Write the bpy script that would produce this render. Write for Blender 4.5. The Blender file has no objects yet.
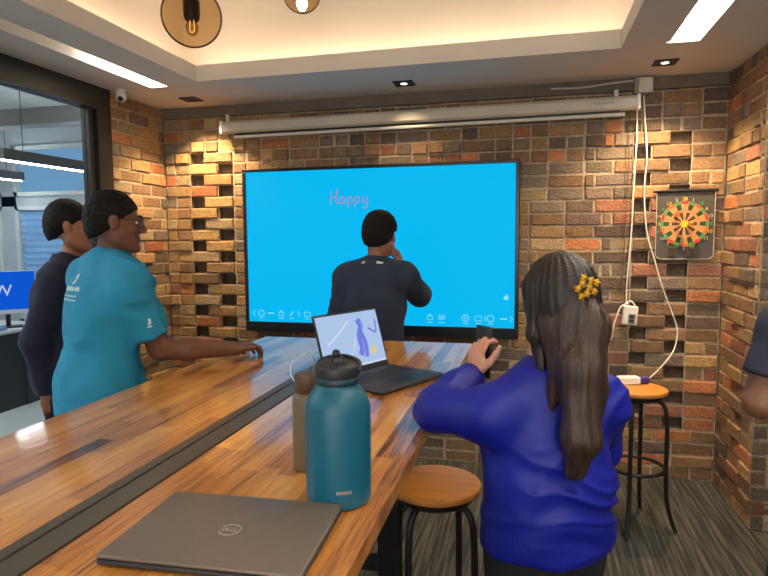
import bpy, bmesh, math, random
import numpy as np
from mathutils import Vector, Matrix, noise as mnoise

random.seed(7)
SC = bpy.context.scene
COL = SC.collection
V = Vector

# ------------------------------------------------------------------ camera, world, exposure
CAM = V((0.0, 0.0, 1.57))
cr = V((0.97086, 0.23951, -0.00781)); cu = V((-0.01287, 0.08463, 0.99633)); cf = V((-0.23929, 0.96720, -0.08525))
cd = bpy.data.cameras.new('camera'); cam = bpy.data.objects.new('camera', cd); COL.objects.link(cam)
cam.matrix_world = Matrix(((cr.x, cu.x, -cf.x, CAM.x), (cr.y, cu.y, -cf.y, CAM.y), (cr.z, cu.z, -cf.z, CAM.z), (0, 0, 0, 1)))
cd.sensor_fit = 'HORIZONTAL'; cd.sensor_width = 36.0; cd.lens = 594.67 / 768 * 36; cd.clip_start = 0.03; cd.clip_end = 60
SC.camera = cam
W = bpy.data.worlds.new('world'); SC.world = W; W.use_nodes = True
W.node_tree.nodes['Background'].inputs[0].default_value = (0.55, 0.68, 0.85, 1)
W.node_tree.nodes['Background'].inputs[1].default_value = 0.6
SC.view_settings.view_transform = 'Standard'; SC.view_settings.look = 'None'
SC.view_settings.exposure = 0.0; SC.view_settings.gamma = 1.0; SC.view_settings.use_curve_mapping = False

XL, XR, D, H = -2.71, 1.145, 4.057, 2.537      # brick wall planes, ceiling
XE, YB, YJ = 2.4, -2.3, 3.43                   # side wall by the door, wall behind, return of the right wall
T = 1.05                                       # table height

# strengths
COVE_W, SLOT_W, SPOT_W, LED_W, FILL_W = 19.0, 42.0, 85.0, 42.0, 5.4

def srgb(r, g, b):
    f = lambda c: (c / 255 / 12.92) if c / 255 <= 0.04045 else ((c / 255 + 0.055) / 1.055) ** 2.4
    return (f(r), f(g), f(b), 1.0)

def spot(name, loc, target, watts, color, angle, blend=0.6, radius=0.03):
    l = bpy.data.lights.new(name, 'SPOT'); l.energy = watts; l.color = color; l.spot_size = math.radians(angle); l.spot_blend = blend; l.shadow_soft_size = radius
    o = bpy.data.objects.new(name, l); COL.objects.link(o); o.location = loc
    o.rotation_euler = (V(target) - V(loc)).to_track_quat('-Z', 'Y').to_euler(); return o

DOWNLIGHTS = [((-2.309, 3.789), 1.6), ((-0.792, 3.767), 0.22), ((0.717, 3.715), 1.7)]
for (x, y), w in DOWNLIGHTS:
    spot('downlight_beam', (x, y, H - 0.012), (x, y + 0.14, 0), SPOT_W * w, (1.0, 0.70, 0.38), 108, 0.6)

# ------------------------------------------------------------------ materials
def mat(name, color, rough=0.6, metal=0.0, var=0.0, vscale=8.0, bump=0.0, bscale=60.0, coat=0.0, spec=0.5, sss=0.0, stretch=(1, 1, 1)):
    m = bpy.data.materials.new(name); m.use_nodes = True
    nt = m.node_tree; b = nt.nodes['Principled BSDF']
    b.inputs['Base Color'].default_value = color; b.inputs['Roughness'].default_value = rough; b.inputs['Metallic'].default_value = metal
    b.inputs['Specular IOR Level'].default_value = spec
    if coat: b.inputs['Coat Weight'].default_value = coat; b.inputs['Coat Roughness'].default_value = 0.08
    if sss:
        b.inputs['Subsurface Weight'].default_value = sss; b.inputs['Subsurface Radius'].default_value = (0.012, 0.005, 0.003)
    if var or bump:
        tc = nt.nodes.new('ShaderNodeTexCoord'); mp = nt.nodes.new('ShaderNodeMapping'); mp.inputs['Scale'].default_value = stretch
        nt.links.new(tc.outputs['Object'], mp.inputs['Vector'])
    if var:
        n = nt.nodes.new('ShaderNodeTexNoise'); n.inputs['Scale'].default_value = vscale; n.inputs['Detail'].default_value = 5
        nt.links.new(mp.outputs[0], n.inputs['Vector'])
        r = nt.nodes.new('ShaderNodeValToRGB')
        r.color_ramp.elements[0].position = 0.3; r.color_ramp.elements[1].position = 0.7
        r.color_ramp.elements[0].color = tuple(c * (1 - var) for c in color[:3]) + (1,)
        r.color_ramp.elements[1].color = tuple(min(1, c * (1 + var)) for c in color[:3]) + (1,)
        nt.links.new(n.outputs['Fac'], r.inputs['Fac']); nt.links.new(r.outputs['Color'], b.inputs['Base Color'])
    if bump:
        n2 = nt.nodes.new('ShaderNodeTexNoise'); n2.inputs['Scale'].default_value = bscale; n2.inputs['Detail'].default_value = 4
        nt.links.new(mp.outputs[0], n2.inputs['Vector'])
        bp = nt.nodes.new('ShaderNodeBump'); bp.inputs['Strength'].default_value = bump; bp.inputs['Distance'].default_value = 0.004
        nt.links.new(n2.outputs['Fac'], bp.inputs['Height']); nt.links.new(bp.outputs['Normal'], b.inputs['Normal'])
    return m

def emit(name, color, strength, rough=0.5):
    m = bpy.data.materials.new(name); m.use_nodes = True
    b = m.node_tree.nodes['Principled BSDF']
    b.inputs['Base Color'].default_value = (0.004, 0.004, 0.004, 1); b.inputs['Roughness'].default_value = rough
    b.inputs['Specular IOR Level'].default_value = 0.03; b.inputs['Emission Color'].default_value = color; b.inputs['Emission Strength'].default_value = strength
    return m

def thin_glass(name, tint, gloss=0.12, rough=0.02):
    m = bpy.data.materials.new(name); m.use_nodes = True; nt = m.node_tree; nt.nodes.clear()
    out = nt.nodes.new('ShaderNodeOutputMaterial'); mix = nt.nodes.new('ShaderNodeMixShader')
    tr = nt.nodes.new('ShaderNodeBsdfTransparent'); tr.inputs[0].default_value = tint
    gl = nt.nodes.new('ShaderNodeBsdfGlossy'); gl.inputs['Roughness'].default_value = rough
    lw = nt.nodes.new('ShaderNodeLayerWeight'); lw.inputs['Blend'].default_value = gloss
    nt.links.new(lw.outputs['Fresnel'], mix.inputs[0]); nt.links.new(tr.outputs[0], mix.inputs[1]); nt.links.new(gl.outputs[0], mix.inputs[2])
    nt.links.new(mix.outputs[0], out.inputs[0]); return m

def brick_material():
    m = bpy.data.materials.new('brick'); m.use_nodes = True; nt = m.node_tree; b = nt.nodes['Principled BSDF']
    at = nt.nodes.new('ShaderNodeAttribute'); at.attribute_name = 'brick_colour'
    tc = nt.nodes.new('ShaderNodeTexCoord')
    n = nt.nodes.new('ShaderNodeTexNoise'); n.inputs['Scale'].default_value = 34; n.inputs['Detail'].default_value = 9; n.inputs['Roughness'].default_value = 0.78
    nt.links.new(tc.outputs['Object'], n.inputs['Vector'])
    r = nt.nodes.new('ShaderNodeMapRange'); r.inputs['From Min'].default_value = 0.25; r.inputs['From Max'].default_value = 0.75
    r.inputs['To Min'].default_value = 0.5; r.inputs['To Max'].default_value = 1.38
    nt.links.new(n.outputs['Fac'], r.inputs['Value'])
    mul = nt.nodes.new('ShaderNodeVectorMath'); mul.operation = 'SCALE'
    nt.links.new(at.outputs['Color'], mul.inputs[0]); nt.links.new(r.outputs[0], mul.inputs['Scale'])
    nt.links.new(mul.outputs[0], b.inputs['Base Color']); b.inputs['Roughness'].default_value = 0.85; b.inputs['Specular IOR Level'].default_value = 0.25
    n2 = nt.nodes.new('ShaderNodeTexNoise'); n2.inputs['Scale'].default_value = 70; n2.inputs['Detail'].default_value = 6
    nt.links.new(tc.outputs['Object'], n2.inputs['Vector'])
    bp = nt.nodes.new('ShaderNodeBump'); bp.inputs['Strength'].default_value = 0.9; bp.inputs['Distance'].default_value = 0.009
    nt.links.new(n2.outputs['Fac'], bp.inputs['Height']); nt.links.new(bp.outputs[0], b.inputs['Normal'])
    return m

def wood_material():
    m = bpy.data.materials.new('butcher_block_wood'); m.use_nodes = True; nt = m.node_tree; b = nt.nodes['Principled BSDF']
    tc = nt.nodes.new('ShaderNodeTexCoord'); L = nt.links.new
    # staves: long narrow strips running along Y
    sx = nt.nodes.new('ShaderNodeSeparateXYZ'); L(tc.outputs['Object'], sx.inputs[0])
    def mth(op, x, y=None):
        n_ = nt.nodes.new('ShaderNodeMath'); n_.operation = op
        for i_, q_ in enumerate((x, y)):
            if q_ is None: continue
            if isinstance(q_, (int, float)): n_.inputs[i_].default_value = q_
            else: L(q_, n_.inputs[i_])
        return n_.outputs[0]
    row = mth('FLOOR', mth('DIVIDE', sx.outputs['X'], 0.046))
    wn1 = nt.nodes.new('ShaderNodeTexWhiteNoise'); wn1.noise_dimensions = '1D'; L(row, wn1.inputs['W'])
    stv = mth('FLOOR', mth('DIVIDE', mth('ADD', sx.outputs['Y'], mth('MULTIPLY', wn1.outputs['Value'], 3.0)), 0.55))
    wn2 = nt.nodes.new('ShaderNodeTexWhiteNoise'); wn2.noise_dimensions = '1D'; L(mth('ADD', mth('MULTIPLY', row, 17.3), stv), wn2.inputs['W'])
    stave = wn2.outputs['Value']
    # grain
    mg = nt.nodes.new('ShaderNodeMapping'); mg.inputs['Scale'].default_value = (34, 1.5, 10); L(tc.outputs['Object'], mg.inputs['Vector'])
    gr = nt.nodes.new('ShaderNodeTexNoise'); gr.inputs['Scale'].default_value = 1.0; gr.inputs['Detail'].default_value = 7; gr.inputs['Roughness'].default_value = 0.65; gr.inputs['Distortion'].default_value = 0.8
    L(mg.outputs[0], gr.inputs['Vector'])
    mg2 = nt.nodes.new('ShaderNodeMapping'); mg2.inputs['Scale'].default_value = (190, 9, 10); L(tc.outputs['Object'], mg2.inputs['Vector'])
    gr2 = nt.nodes.new('ShaderNodeTexNoise'); gr2.inputs['Scale'].default_value = 1.0; gr2.inputs['Detail'].default_value = 4; L(mg2.outputs[0], gr2.inputs['Vector'])
    a1 = nt.nodes.new('ShaderNodeMath'); a1.operation = 'MULTIPLY'; a1.inputs[1].default_value = 0.34; L(stave, a1.inputs[0])
    a2 = nt.nodes.new('ShaderNodeMath'); a2.operation = 'MULTIPLY_ADD'; a2.inputs[1].default_value = 0.62; L(gr.outputs['Fac'], a2.inputs[0]); L(a1.outputs[0], a2.inputs[2])
    a3 = nt.nodes.new('ShaderNodeMath'); a3.operation = 'MULTIPLY_ADD'; a3.inputs[1].default_value = 0.46; L(gr2.outputs['Fac'], a3.inputs[0]); L(a2.outputs[0], a3.inputs[2])
    cr_ = nt.nodes.new('ShaderNodeValToRGB'); e = cr_.color_ramp.elements
    e[0].position = 0.40; e[0].color = srgb(58, 32, 17); e[1].position = 0.98; e[1].color = srgb(238, 178, 92)
    for p, c in ((0.52, srgb(116, 66, 30)), (0.64, srgb(182, 116, 48)), (0.8, srgb(216, 150, 68))):
        k = e.new(p); k.color = c
    L(a3.outputs[0], cr_.inputs['Fac']); L(cr_.outputs['Color'], b.inputs['Base Color'])
    b.inputs['Roughness'].default_value = 0.3; b.inputs['Coat Weight'].default_value = 0.8; b.inputs['Coat Roughness'].default_value = 0.07
    bp = nt.nodes.new('ShaderNodeBump'); bp.inputs['Strength'].default_value = 0.12; bp.inputs['Distance'].default_value = 0.002
    L(gr.outputs['Fac'], bp.inputs['Height']); L(bp.outputs[0], b.inputs['Normal'])
    L(bp.outputs[0], b.inputs['Coat Normal'])
    return m

def carpet_material():
    m = bpy.data.materials.new('striped_carpet'); m.use_nodes = True; nt = m.node_tree; b = nt.nodes['Principled BSDF']; L = nt.links.new
    tc = nt.nodes.new('ShaderNodeTexCoord')
    mp = nt.nodes.new('ShaderNodeMapping'); mp.inputs['Scale'].default_value = (62, 2.2, 1); L(tc.outputs['Object'], mp.inputs['Vector'])
    n = nt.nodes.new('ShaderNodeTexNoise'); n.inputs['Scale'].default_value = 1; n.inputs['Detail'].default_value = 3; L(mp.outputs[0], n.inputs['Vector'])
    r = nt.nodes.new('ShaderNodeValToRGB'); e = r.color_ramp.elements
    e[0].position = 0.42; e[0].color = srgb(58, 58, 55); e[1].position = 0.74; e[1].color = srgb(106, 103, 95)
    L(n.outputs['Fac'], r.inputs['Fac']); L(r.outputs['Color'], b.inputs['Base Color']); b.inputs['Roughness'].default_value = 0.95; b.inputs['Specular IOR Level'].default_value = 0.1
    n2 = nt.nodes.new('ShaderNodeTexNoise'); n2.inputs['Scale'].default_value = 260; L(tc.outputs['Object'], n2.inputs['Vector'])
    bp = nt.nodes.new('ShaderNodeBump'); bp.inputs['Strength'].default_value = 0.6; bp.inputs['Distance'].default_value = 0.004; L(n2.outputs['Fac'], bp.inputs['Height']); L(bp.outputs[0], b.inputs['Normal'])
    return m

M = dict(
    brick=brick_material(), wood=wood_material(), carpet=carpet_material(),
    ceiling=mat('ceiling_paint', srgb(216, 208, 198), 0.8, var=0.03, vscale=3),
    plaster=mat('plaster', srgb(190, 184, 174), 0.85, var=0.04, vscale=4),
    frame=mat('dark_bronze_metal', srgb(44, 41, 34), 0.45, 0.3, var=0.1),
    glass=thin_glass('partition_glass', (0.9, 0.93, 0.93, 1), 0.12),
    amber=thin_glass('amber_smoke_glass', (0.76, 0.65, 0.50, 1), 0.06),
    black=mat('black_plastic', srgb(26, 26, 28), 0.4, var=0.1),
    blackmetal=mat('black_powder_coat', srgb(30, 28, 27), 0.42, 0.2, var=0.15, vscale=30),
    tvbody=mat('display_bezel', srgb(20, 24, 32), 0.3, var=0.05),
    tv=emit('display_cyan', srgb(0, 184, 241), 1.0, 0.5),
    icon=emit('icon_pale', srgb(150, 225, 255), 1.0),
    pink=emit('pen_stroke_pink', srgb(176, 118, 170), 1.0),
    white=mat('white_plastic', srgb(225, 220, 210), 0.45, var=0.03),
    housing=mat('offwhite_enamel', srgb(196, 188, 172), 0.45, var=0.04),
    greyplastic=mat('grey_plastic', srgb(120, 116, 110), 0.5, var=0.05),
    trough=mat('cable_lid_grey', srgb(84, 78, 68), 0.45, 0.35, var=0.12, vscale=12, stretch=(1, 0.2, 1)),
    cove=emit('warm_led', (1.0, 0.76, 0.50, 1), COVE_W),
    slot=emit('slot_diffuser', (1.0, 0.93, 0.80, 1), SLOT_W),
    slotdim=emit('slot_diffuser_dim', (1.0, 0.80, 0.45, 1), 0.55),
    spotlens=emit('downlight_lens', (1.0, 0.9, 0.75, 1), 3.0),
    seatwood=mat('stool_wood', srgb(198, 128, 52), 0.45, var=0.16, vscale=6, stretch=(1, 9, 1)),
    teal=mat('teal_enamel', srgb(10, 92, 116), 0.42, var=0.05, vscale=20),
    tealdk=mat('dark_teal_plastic', srgb(18, 54, 66), 0.45, var=0.05),
    lid=mat('bottle_lid_black', srgb(36, 38, 44), 0.5, var=0.1),
    taupe=mat('taupe_enamel', srgb(112, 100, 76), 0.45, var=0.06),
    brownlid=mat('brown_plastic', srgb(86, 62, 46), 0.5, var=0.1),
    wire=mat('steel_wire', srgb(190, 186, 178), 0.3, 0.9, var=0.05),
    lapgrey=mat('laptop_shell', srgb(116, 105, 95), 0.42, 0.25, var=0.05, vscale=40),
    lapdark=mat('laptop_dark', srgb(44, 46, 50), 0.5, var=0.08),
    keys=mat('laptop_keys', srgb(24, 25, 28), 0.55, var=0.1),
    silver=mat('silver_mark', srgb(190, 182, 172), 0.35, 0.6, var=0.03),
    lapscreen=emit('laptop_screen', srgb(176, 200, 236), 0.95, 0.3),
    lapblue=emit('laptop_screen_blue', srgb(118, 130, 232), 0.9), lapwhite=emit('laptop_screen_pale', srgb(206, 222, 244), 0.95), lapyel=emit('laptop_screen_yellow', srgb(222, 206, 150), 0.95),
    mat_=mat('dart_mat', srgb(74, 70, 66), 0.8, var=0.08), tan=mat('dart_tan', srgb(196, 138, 84), 0.7, var=0.1, vscale=30),
    dgreen=mat('dart_green', srgb(24, 62, 36), 0.7, var=0.1), green=mat('dart_bright_green', srgb(60, 150, 84), 0.7, var=0.1), orange=mat('dart_orange', srgb(216, 96, 40), 0.7, var=0.1),
    red=mat('dart_red', srgb(206, 44, 40), 0.6, var=0.1), yellow=mat('dart_yellow', srgb(232, 190, 40), 0.6, var=0.05), dblack=mat('dart_black', srgb(60, 48, 34), 0.75, var=0.1),
    officefloor=mat('office_vinyl', srgb(200, 202, 196), 0.35, var=0.06, vscale=6), officewall=mat('office_wall', srgb(180, 186, 190), 0.8, var=0.03), officeceil=mat('office_ceiling', srgb(150, 150, 148), 0.85, var=0.05),
    led=emit('office_led', (0.86, 0.93, 1.0, 1), LED_W), winglow=emit('daylight_window', srgb(124, 172, 214), 0.85), blind=mat('blind_slat', srgb(132, 168, 208), 0.6, var=0.04),
    officefill=emit('office_fill_glow', (0.9, 0.95, 1.0, 1), 15.0), fillglow=emit('fill_window_glow', (1.0, 0.97, 0.92, 1), FILL_W), blue=emit('blue_panel', srgb(8, 92, 232), 0.9), whitemark=emit('white_letter', srgb(214, 224, 240), 0.9),
    whiteframe=mat('white_frame', srgb(206, 210, 208), 0.5, var=0.02),
)

# ------------------------------------------------------------------ mesh helpers
class MB:
    def __init__(s): s.v, s.f, s.m = [], [], []
    def add(s, vs, fs, mi=0):
        o = len(s.v); s.v += [tuple(x) for x in vs]; s.f += [tuple(i + o for i in f) for f in fs]; s.m += [mi] * len(fs); return s
    def box(s, a, b, mi=0):
        x0, y0, z0 = a; x1, y1, z1 = b
        return s.add([(x0, y0, z0), (x1, y0, z0), (x1, y1, z0), (x0, y1, z0), (x0, y0, z1), (x1, y0, z1), (x1, y1, z1), (x0, y1, z1)],
                     [(0, 3, 2, 1), (4, 5, 6, 7), (0, 1, 5, 4), (1, 2, 6, 5), (2, 3, 7, 6), (3, 0, 4, 7)], mi)
    def rbox(s, a, b, r=0.004, seg=2, mi=0, mtx=None):
        bm = bmesh.new(); bmesh.ops.create_cube(bm, size=1)
        a, b = V(a), V(b); c = (a + b) / 2; d = b - a
        for q in bm.verts: q.co = V((q.co.x * d.x, q.co.y * d.y, q.co.z * d.z)) + c
        r = min(r, 0.49 * min(abs(d.x), abs(d.y), abs(d.z)))
        bmesh.ops.bevel(bm, geom=list(bm.edges), offset=r, segments=seg, profile=0.5, affect='EDGES')
        return s.bm(bm, mi, mtx)
    def bm(s, bm, mi=0, mtx=None):
        bm.verts.index_update()
        vs = [(mtx @ q.co) if mtx else q.co.copy() for q in bm.verts]; fs = [[q.index for q in f.verts] for f in bm.faces]; bm.free()
        return s.add(vs, fs, mi)
    def lathe(s, prof, c=(0, 0, 0), n=40, mi=0, mtx=None):
        vs, fs = [], []; c = V(c)
        for r, z in prof:
            for i in range(n):
                t = 2 * math.pi * i / n; p = V((r * math.cos(t), r * math.sin(t), z)); vs.append((mtx @ p if mtx else p) + c)
        for k in range(len(prof) - 1):
            for i in range(n):
                j = (i + 1) % n; fs.append((k * n + i, k * n + j, (k + 1) * n + j, (k + 1) * n + i))
        if prof[0][0] > 1e-6: fs.append(tuple(range(n - 1, -1, -1)))
        if prof[-1][0] > 1e-6: fs.append(tuple((len(prof) - 1) * n + i for i in range(n)))
        return s.add(vs, fs, mi)
    def tube(s, pts, r, n=10, closed=False, mi=0, smooth=True):
        pts = [V(p) for p in pts]
        if smooth and len(pts) > 2: pts = catmull(pts, closed)
        m = len(pts); rr = r if isinstance(r, (list, tuple)) else None
        vs, fs = [], []; prev = None
        for i, p in enumerate(pts):
            a = pts[(i - 1) % m] if (closed or i > 0) else p; b = pts[(i + 1) % m] if (closed or i < m - 1) else p
            t = (b - a).normalized()
            if prev is None: u = t.orthogonal().normalized()
            else: u = (prev - t * prev.dot(t)).normalized()
            prev = u; w = t.cross(u)
            rad = (rr[0] + (rr[1] - rr[0]) * i / (m - 1)) if rr else r
            for k in range(n):
                q = 2 * math.pi * k / n; vs.append(p + (u * math.cos(q) + w * math.sin(q)) * rad)
        for i in range(m if closed else m - 1):
            for k in range(n):
                i2 = (i + 1) % m; k2 = (k + 1) % n; fs.append((i * n + k, i * n + k2, i2 * n + k2, i2 * n + k))
        if not closed: fs.append(tuple(range(n - 1, -1, -1))); fs.append(tuple((m - 1) * n + k for k in range(n)))
        return s.add(vs, fs, mi)
    def sphere(s, c, r, n=20, mi=0, scale=(1, 1, 1)):
        bm = bmesh.new(); bmesh.ops.create_uvsphere(bm, u_segments=n, v_segments=n // 2, radius=r)
        return s.bm(bm, mi, Matrix.Translation(c) @ Matrix.Diagonal((*scale, 1)))
    def prism(s, poly, d, mi=0, mtx=None):
        n = len(poly); vs = [V((x, y, 0)) for x, y in poly] + [V((x, y, d)) for x, y in poly]
        if mtx: vs = [mtx @ q for q in vs]
        return s.add(vs, [tuple(range(n - 1, -1, -1)), tuple(range(n, 2 * n))] + [(i, (i + 1) % n, (i + 1) % n + n, i + n) for i in range(n)], mi)

def catmull(pts, closed=False, k=6):
    out = []; n = len(pts)
    for i in range(n if closed else n - 1):
        p0 = pts[(i - 1) % n] if (closed or i > 0) else pts[0] * 2 - pts[1]; p1 = pts[i]; p2 = pts[(i + 1) % n]
        p3 = pts[(i + 2) % n] if (closed or i + 2 < n) else p2 * 2 - p1
        for j in range(k):
            t = j / k
            out.append(0.5 * ((2 * p1) + (p2 - p0) * t + (2 * p0 - 5 * p1 + 4 * p2 - p3) * t * t + (3 * p1 - p0 - 3 * p2 + p3) * t ** 3))
    if not closed: out.append(pts[-1])
    return out

def obj(name, mb, mats, parent=None, smooth=False, world=True, angle=None):
    me = bpy.data.meshes.new(name)
    vs = mb.v
    if parent is not None and world:
        off = V((0, 0, 0)); q = parent
        while q is not None: off = off + q.matrix_basis.translation; q = q.parent
        vs = [(x - off.x, y - off.y, z - off.z) for x, y, z in vs]
    me.from_pydata(vs, [], mb.f)
    for m in (mats if isinstance(mats, (list, tuple)) else [mats]): me.materials.append(M[m] if isinstance(m, str) else m)
    if max(mb.m, default=0) > 0: me.polygons.foreach_set('material_index', mb.m)
    if smooth:
        me.polygons.foreach_set('use_smooth', [True] * len(me.polygons))
        try: me.set_sharp_from_angle(angle=math.radians(angle or 40))
        except Exception: pass
    me.update()
    o = bpy.data.objects.new(name, me); COL.objects.link(o)
    if parent is not None: o.parent = parent
    return o

def thing(name, label, cat, loc=(0, 0, 0), group=None):
    o = bpy.data.objects.new(name, None); COL.objects.link(o); o.location = loc; o.empty_display_size = 0.1
    return tag(o, label, cat, group)
def tag(o, label, cat, group=None):
    o['label'] = label; o['category'] = cat
    if group: o['group'] = group
    return o
def struct(name, mb, mats, **k):
    o = obj(name, mb, mats, **k); o['kind'] = 'structure'; return o
def copy_tree(o, parent=None):
    c = o.copy(); COL.objects.link(c)
    if parent: c.parent = parent
    for ch in [x for x in bpy.data.objects if x.parent == o]: copy_tree(ch, c)
    return c

def text_mesh(txt, size, mtx, depth=0.001):
    cu_ = bpy.data.curves.new('t', 'FONT'); cu_.body = txt; cu_.size = size; cu_.extrude = depth; cu_.align_x = 'CENTER'; cu_.align_y = 'CENTER'; cu_.resolution_u = 3
    o = bpy.data.objects.new('t', cu_); COL.objects.link(o); bpy.context.view_layer.update()
    me = bpy.data.meshes.new_from_object(o.evaluated_get(bpy.context.evaluated_depsgraph_get()))
    mb = MB().add([mtx @ q.co for q in me.vertices], [tuple(p.vertices) for p in me.polygons])
    bpy.data.objects.remove(o); bpy.data.curves.remove(cu_); bpy.data.meshes.remove(me); return mb

def basis(o, x, y):   # matrix with local x,y axes and z = x cross y
    x = V(x).normalized(); y = (V(y) - x * V(y).dot(x)).normalized(); z = x.cross(y)
    return Matrix(((x.x, y.x, z.x, o[0]), (x.y, y.y, z.y, o[1]), (x.z, y.z, z.z, o[2]), (0, 0, 0, 1)))

# ------------------------------------------------------------------ brick walls
PAL = dict(tan=(168, 135, 92), brown=(138, 109, 81), orange=(178, 116, 78), red=(150, 102, 80), grey=(120, 105, 91), dark=(102, 86, 75), pale=(160, 139, 107))
def pick(w):
    n, ws = zip(*w.items()); c = PAL[random.choices(n, ws)[0]]; j = random.uniform(0.88, 1.12)
    return srgb(*[min(255, max(0, q * j + random.uniform(-1.5, 1.5))) for q in c])
P = 0.082
def brick_wall(name, O, U, N, width, height, weights, holes=None, header_zone=None, proj=None, noproj=None, ext=(0.2, 0.2)):
    O, U, N = V(O), V(U), V(N); Zv = V((0, 0, 1)); vs, fs, cols, mi = [], [], [], []
    g = 0.0055
    pt = lambda u, z, n: O + U * u + Zv * z + N * n
    mort = srgb(178, 160, 134)
    def quad(a, b, c, d, col, m):
        k = len(vs); vs.extend([a, b, c, d]); fs.append((k, k + 1, k + 2, k + 3)); cols.append(col); mi.append(m)
    rows = int(math.ceil(height / P))
    for i in range(rows):
        z1 = height - i * P; z0 = max(0.0, z1 - P)
        cells = []; special = (holes(i, (z0 + z1) / 2) if holes else [])
        hz = header_zone and header_zone((z0 + z1) / 2)
        u = 0.0; st = 0.225; first = True
        stops = sorted(special, key=lambda q: q[0])
        while u < width - 1e-4:
            nxt = next((q for q in stops if q[0] >= u - 1e-4), None)
            if nxt and abs(nxt[0] - u) < 1e-3: cells.append(nxt); u = nxt[1]; continue
            lim = nxt[0] if nxt else width
            ln = 0.1125 if (hz and random.random() < hz) or random.random() < 0.07 else st
            if first: ln = (st if i % 2 else 0.1125); first = False
            if lim - u - ln < 0.06: ln = lim - u if lim - u < 0.29 else (lim - u) / 2
            cells.append((u, u + ln, 'h' if ln < 0.15 else 's')); u += ln
        for (u0, u1, ty) in cells:
            if ty == 'hole':
                dp = -0.062; c = srgb(110, 92, 76)
                quad(pt(u0, z0, dp), pt(u1, z0, dp), pt(u1, z1, dp), pt(u0, z1, dp), c, 0)
                quad(pt(u0, z0, -0.008), pt(u1, z0, -0.008), pt(u1, z0, dp), pt(u0, z0, dp), mort, 0); quad(pt(u0, z1, dp), pt(u1, z1, dp), pt(u1, z1, -0.008), pt(u0, z1, -0.008), mort, 0)
                quad(pt(u0, z0, -0.008), pt(u0, z0, dp), pt(u0, z1, dp), pt(u0, z1, -0.008), c, 0); quad(pt(u1, z0, dp), pt(u1, z0, -0.008), pt(u1, z1, -0.008), pt(u1, z1, dp), c, 0)
                continue
            quad(pt(u0, z0, -0.007), pt(u1, z0, -0.007), pt(u1, z1, -0.007), pt(u0, z1, -0.007), mort, 0)
            if z1 - z0 < 0.03: continue
            d = random.gauss(0, 0.0045) + (proj(u0, u1, (z0 + z1) / 2, ty) if proj else 0)
            d = max(-0.004, min(d, 0.026))
            if noproj and noproj((u0 + u1) / 2, (z0 + z1) / 2): d = min(d, 0.0)
            a0, a1, b0, b1 = u0 + g + random.uniform(-.0015, .003), u1 - g + random.uniform(-.003, .0015), z0 + g + random.uniform(-.0015, .002), z1 - g + random.uniform(-.002, .0015)
            bev = 0.005; k = len(vs); col = pick(weights((u0 + u1) / 2, (z0 + z1) / 2))
            nu = 6 if ty == 's' else 3
            # rim: front ring (inset, jittered), shoulder ring, back ring
            ring = [(j / nu, 0) for j in range(nu)] + [(1, j / 2) for j in range(2)] + [(1 - j / nu, 1) for j in range(nu)] + [(0, 1 - j / 2) for j in range(2)]
            n = len(ring); jj = lambda q: random.uniform(-q, q)
            fr, sh, bk = [], [], []
            for (s, t) in ring:
                uu = a0 + (a1 - a0) * s; zz = b0 + (b1 - b0) * t; x, y = jj(.0014), jj(.0016)
                cx, cz = (a0 + a1) / 2, (b0 + b1) / 2
                iu = uu + (bev if s == 0 else -bev if s == 1 else 0); iz = zz + (bev if t == 0 else -bev if t == 1 else 0)
                fr.append(pt(iu + x, iz + y, d + jj(.0012))); sh.append(pt(uu + x, zz + y, d - bev)); bk.append(pt(uu + x, zz + y, -0.03))
            vs.extend(fr + sh + bk)
            faces = [tuple(range(k, k + n))] + [(k + q, k + n + q, k + n + (q + 1) % n, k + (q + 1) % n) for q in range(n)] + [(k + n + q, k + 2 * n + q, k + 2 * n + (q + 1) % n, k + n + (q + 1) % n) for q in range(n)]
            fs.extend(faces); cols.extend([col] * len(faces)); mi.extend([0] * len(faces))
    # solid masonry behind
    e0, e1 = ext
    quad(pt(-e0, 0, -.069), pt(width + e1, 0, -.069), pt(width + e1, height, -.069), pt(-e0, height, -.069), mort, 0)
    i0 = 0.04 if ext[0] == 0 else 0.0
    for (a, b, c, d) in [((i0, 0, -.07), (width, 0, -.07), (width, height, -.07), (i0, height, -.07)), ((i0, 0, -.2), (i0, height, -.2), (width, height, -.2), (width, 0, -.2)),
                         ((i0, height, -.07), (width, height, -.07), (width, height, -.2), (i0, height, -.2)), ((i0, 0, -.2), (width, 0, -.2), (width, 0, -.07), (i0, 0, -.07)),
                         ((i0, 0, -.2), (i0, 0, -.07), (i0, height, -.07), (i0, height, -.2)), ((width, 0, -.07), (width, 0, -.2), (width, height, -.2), (width, height, -.07))]:
        quad(pt(*a), pt(*b), pt(*c), pt(*d), mort, 0)
    me = bpy.data.meshes.new(name); me.from_pydata([tuple(q) for q in vs], [], fs); me.materials.append(M['brick'])
    at = me.attributes.new('brick_colour', 'FLOAT_COLOR', 'FACE'); at.data.foreach_set('color', np.array(cols, dtype=np.float32).ravel())
    me.update(); o = bpy.data.objects.new(name, me); COL.objects.link(o); o['kind'] = 'structure'; return o

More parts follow.
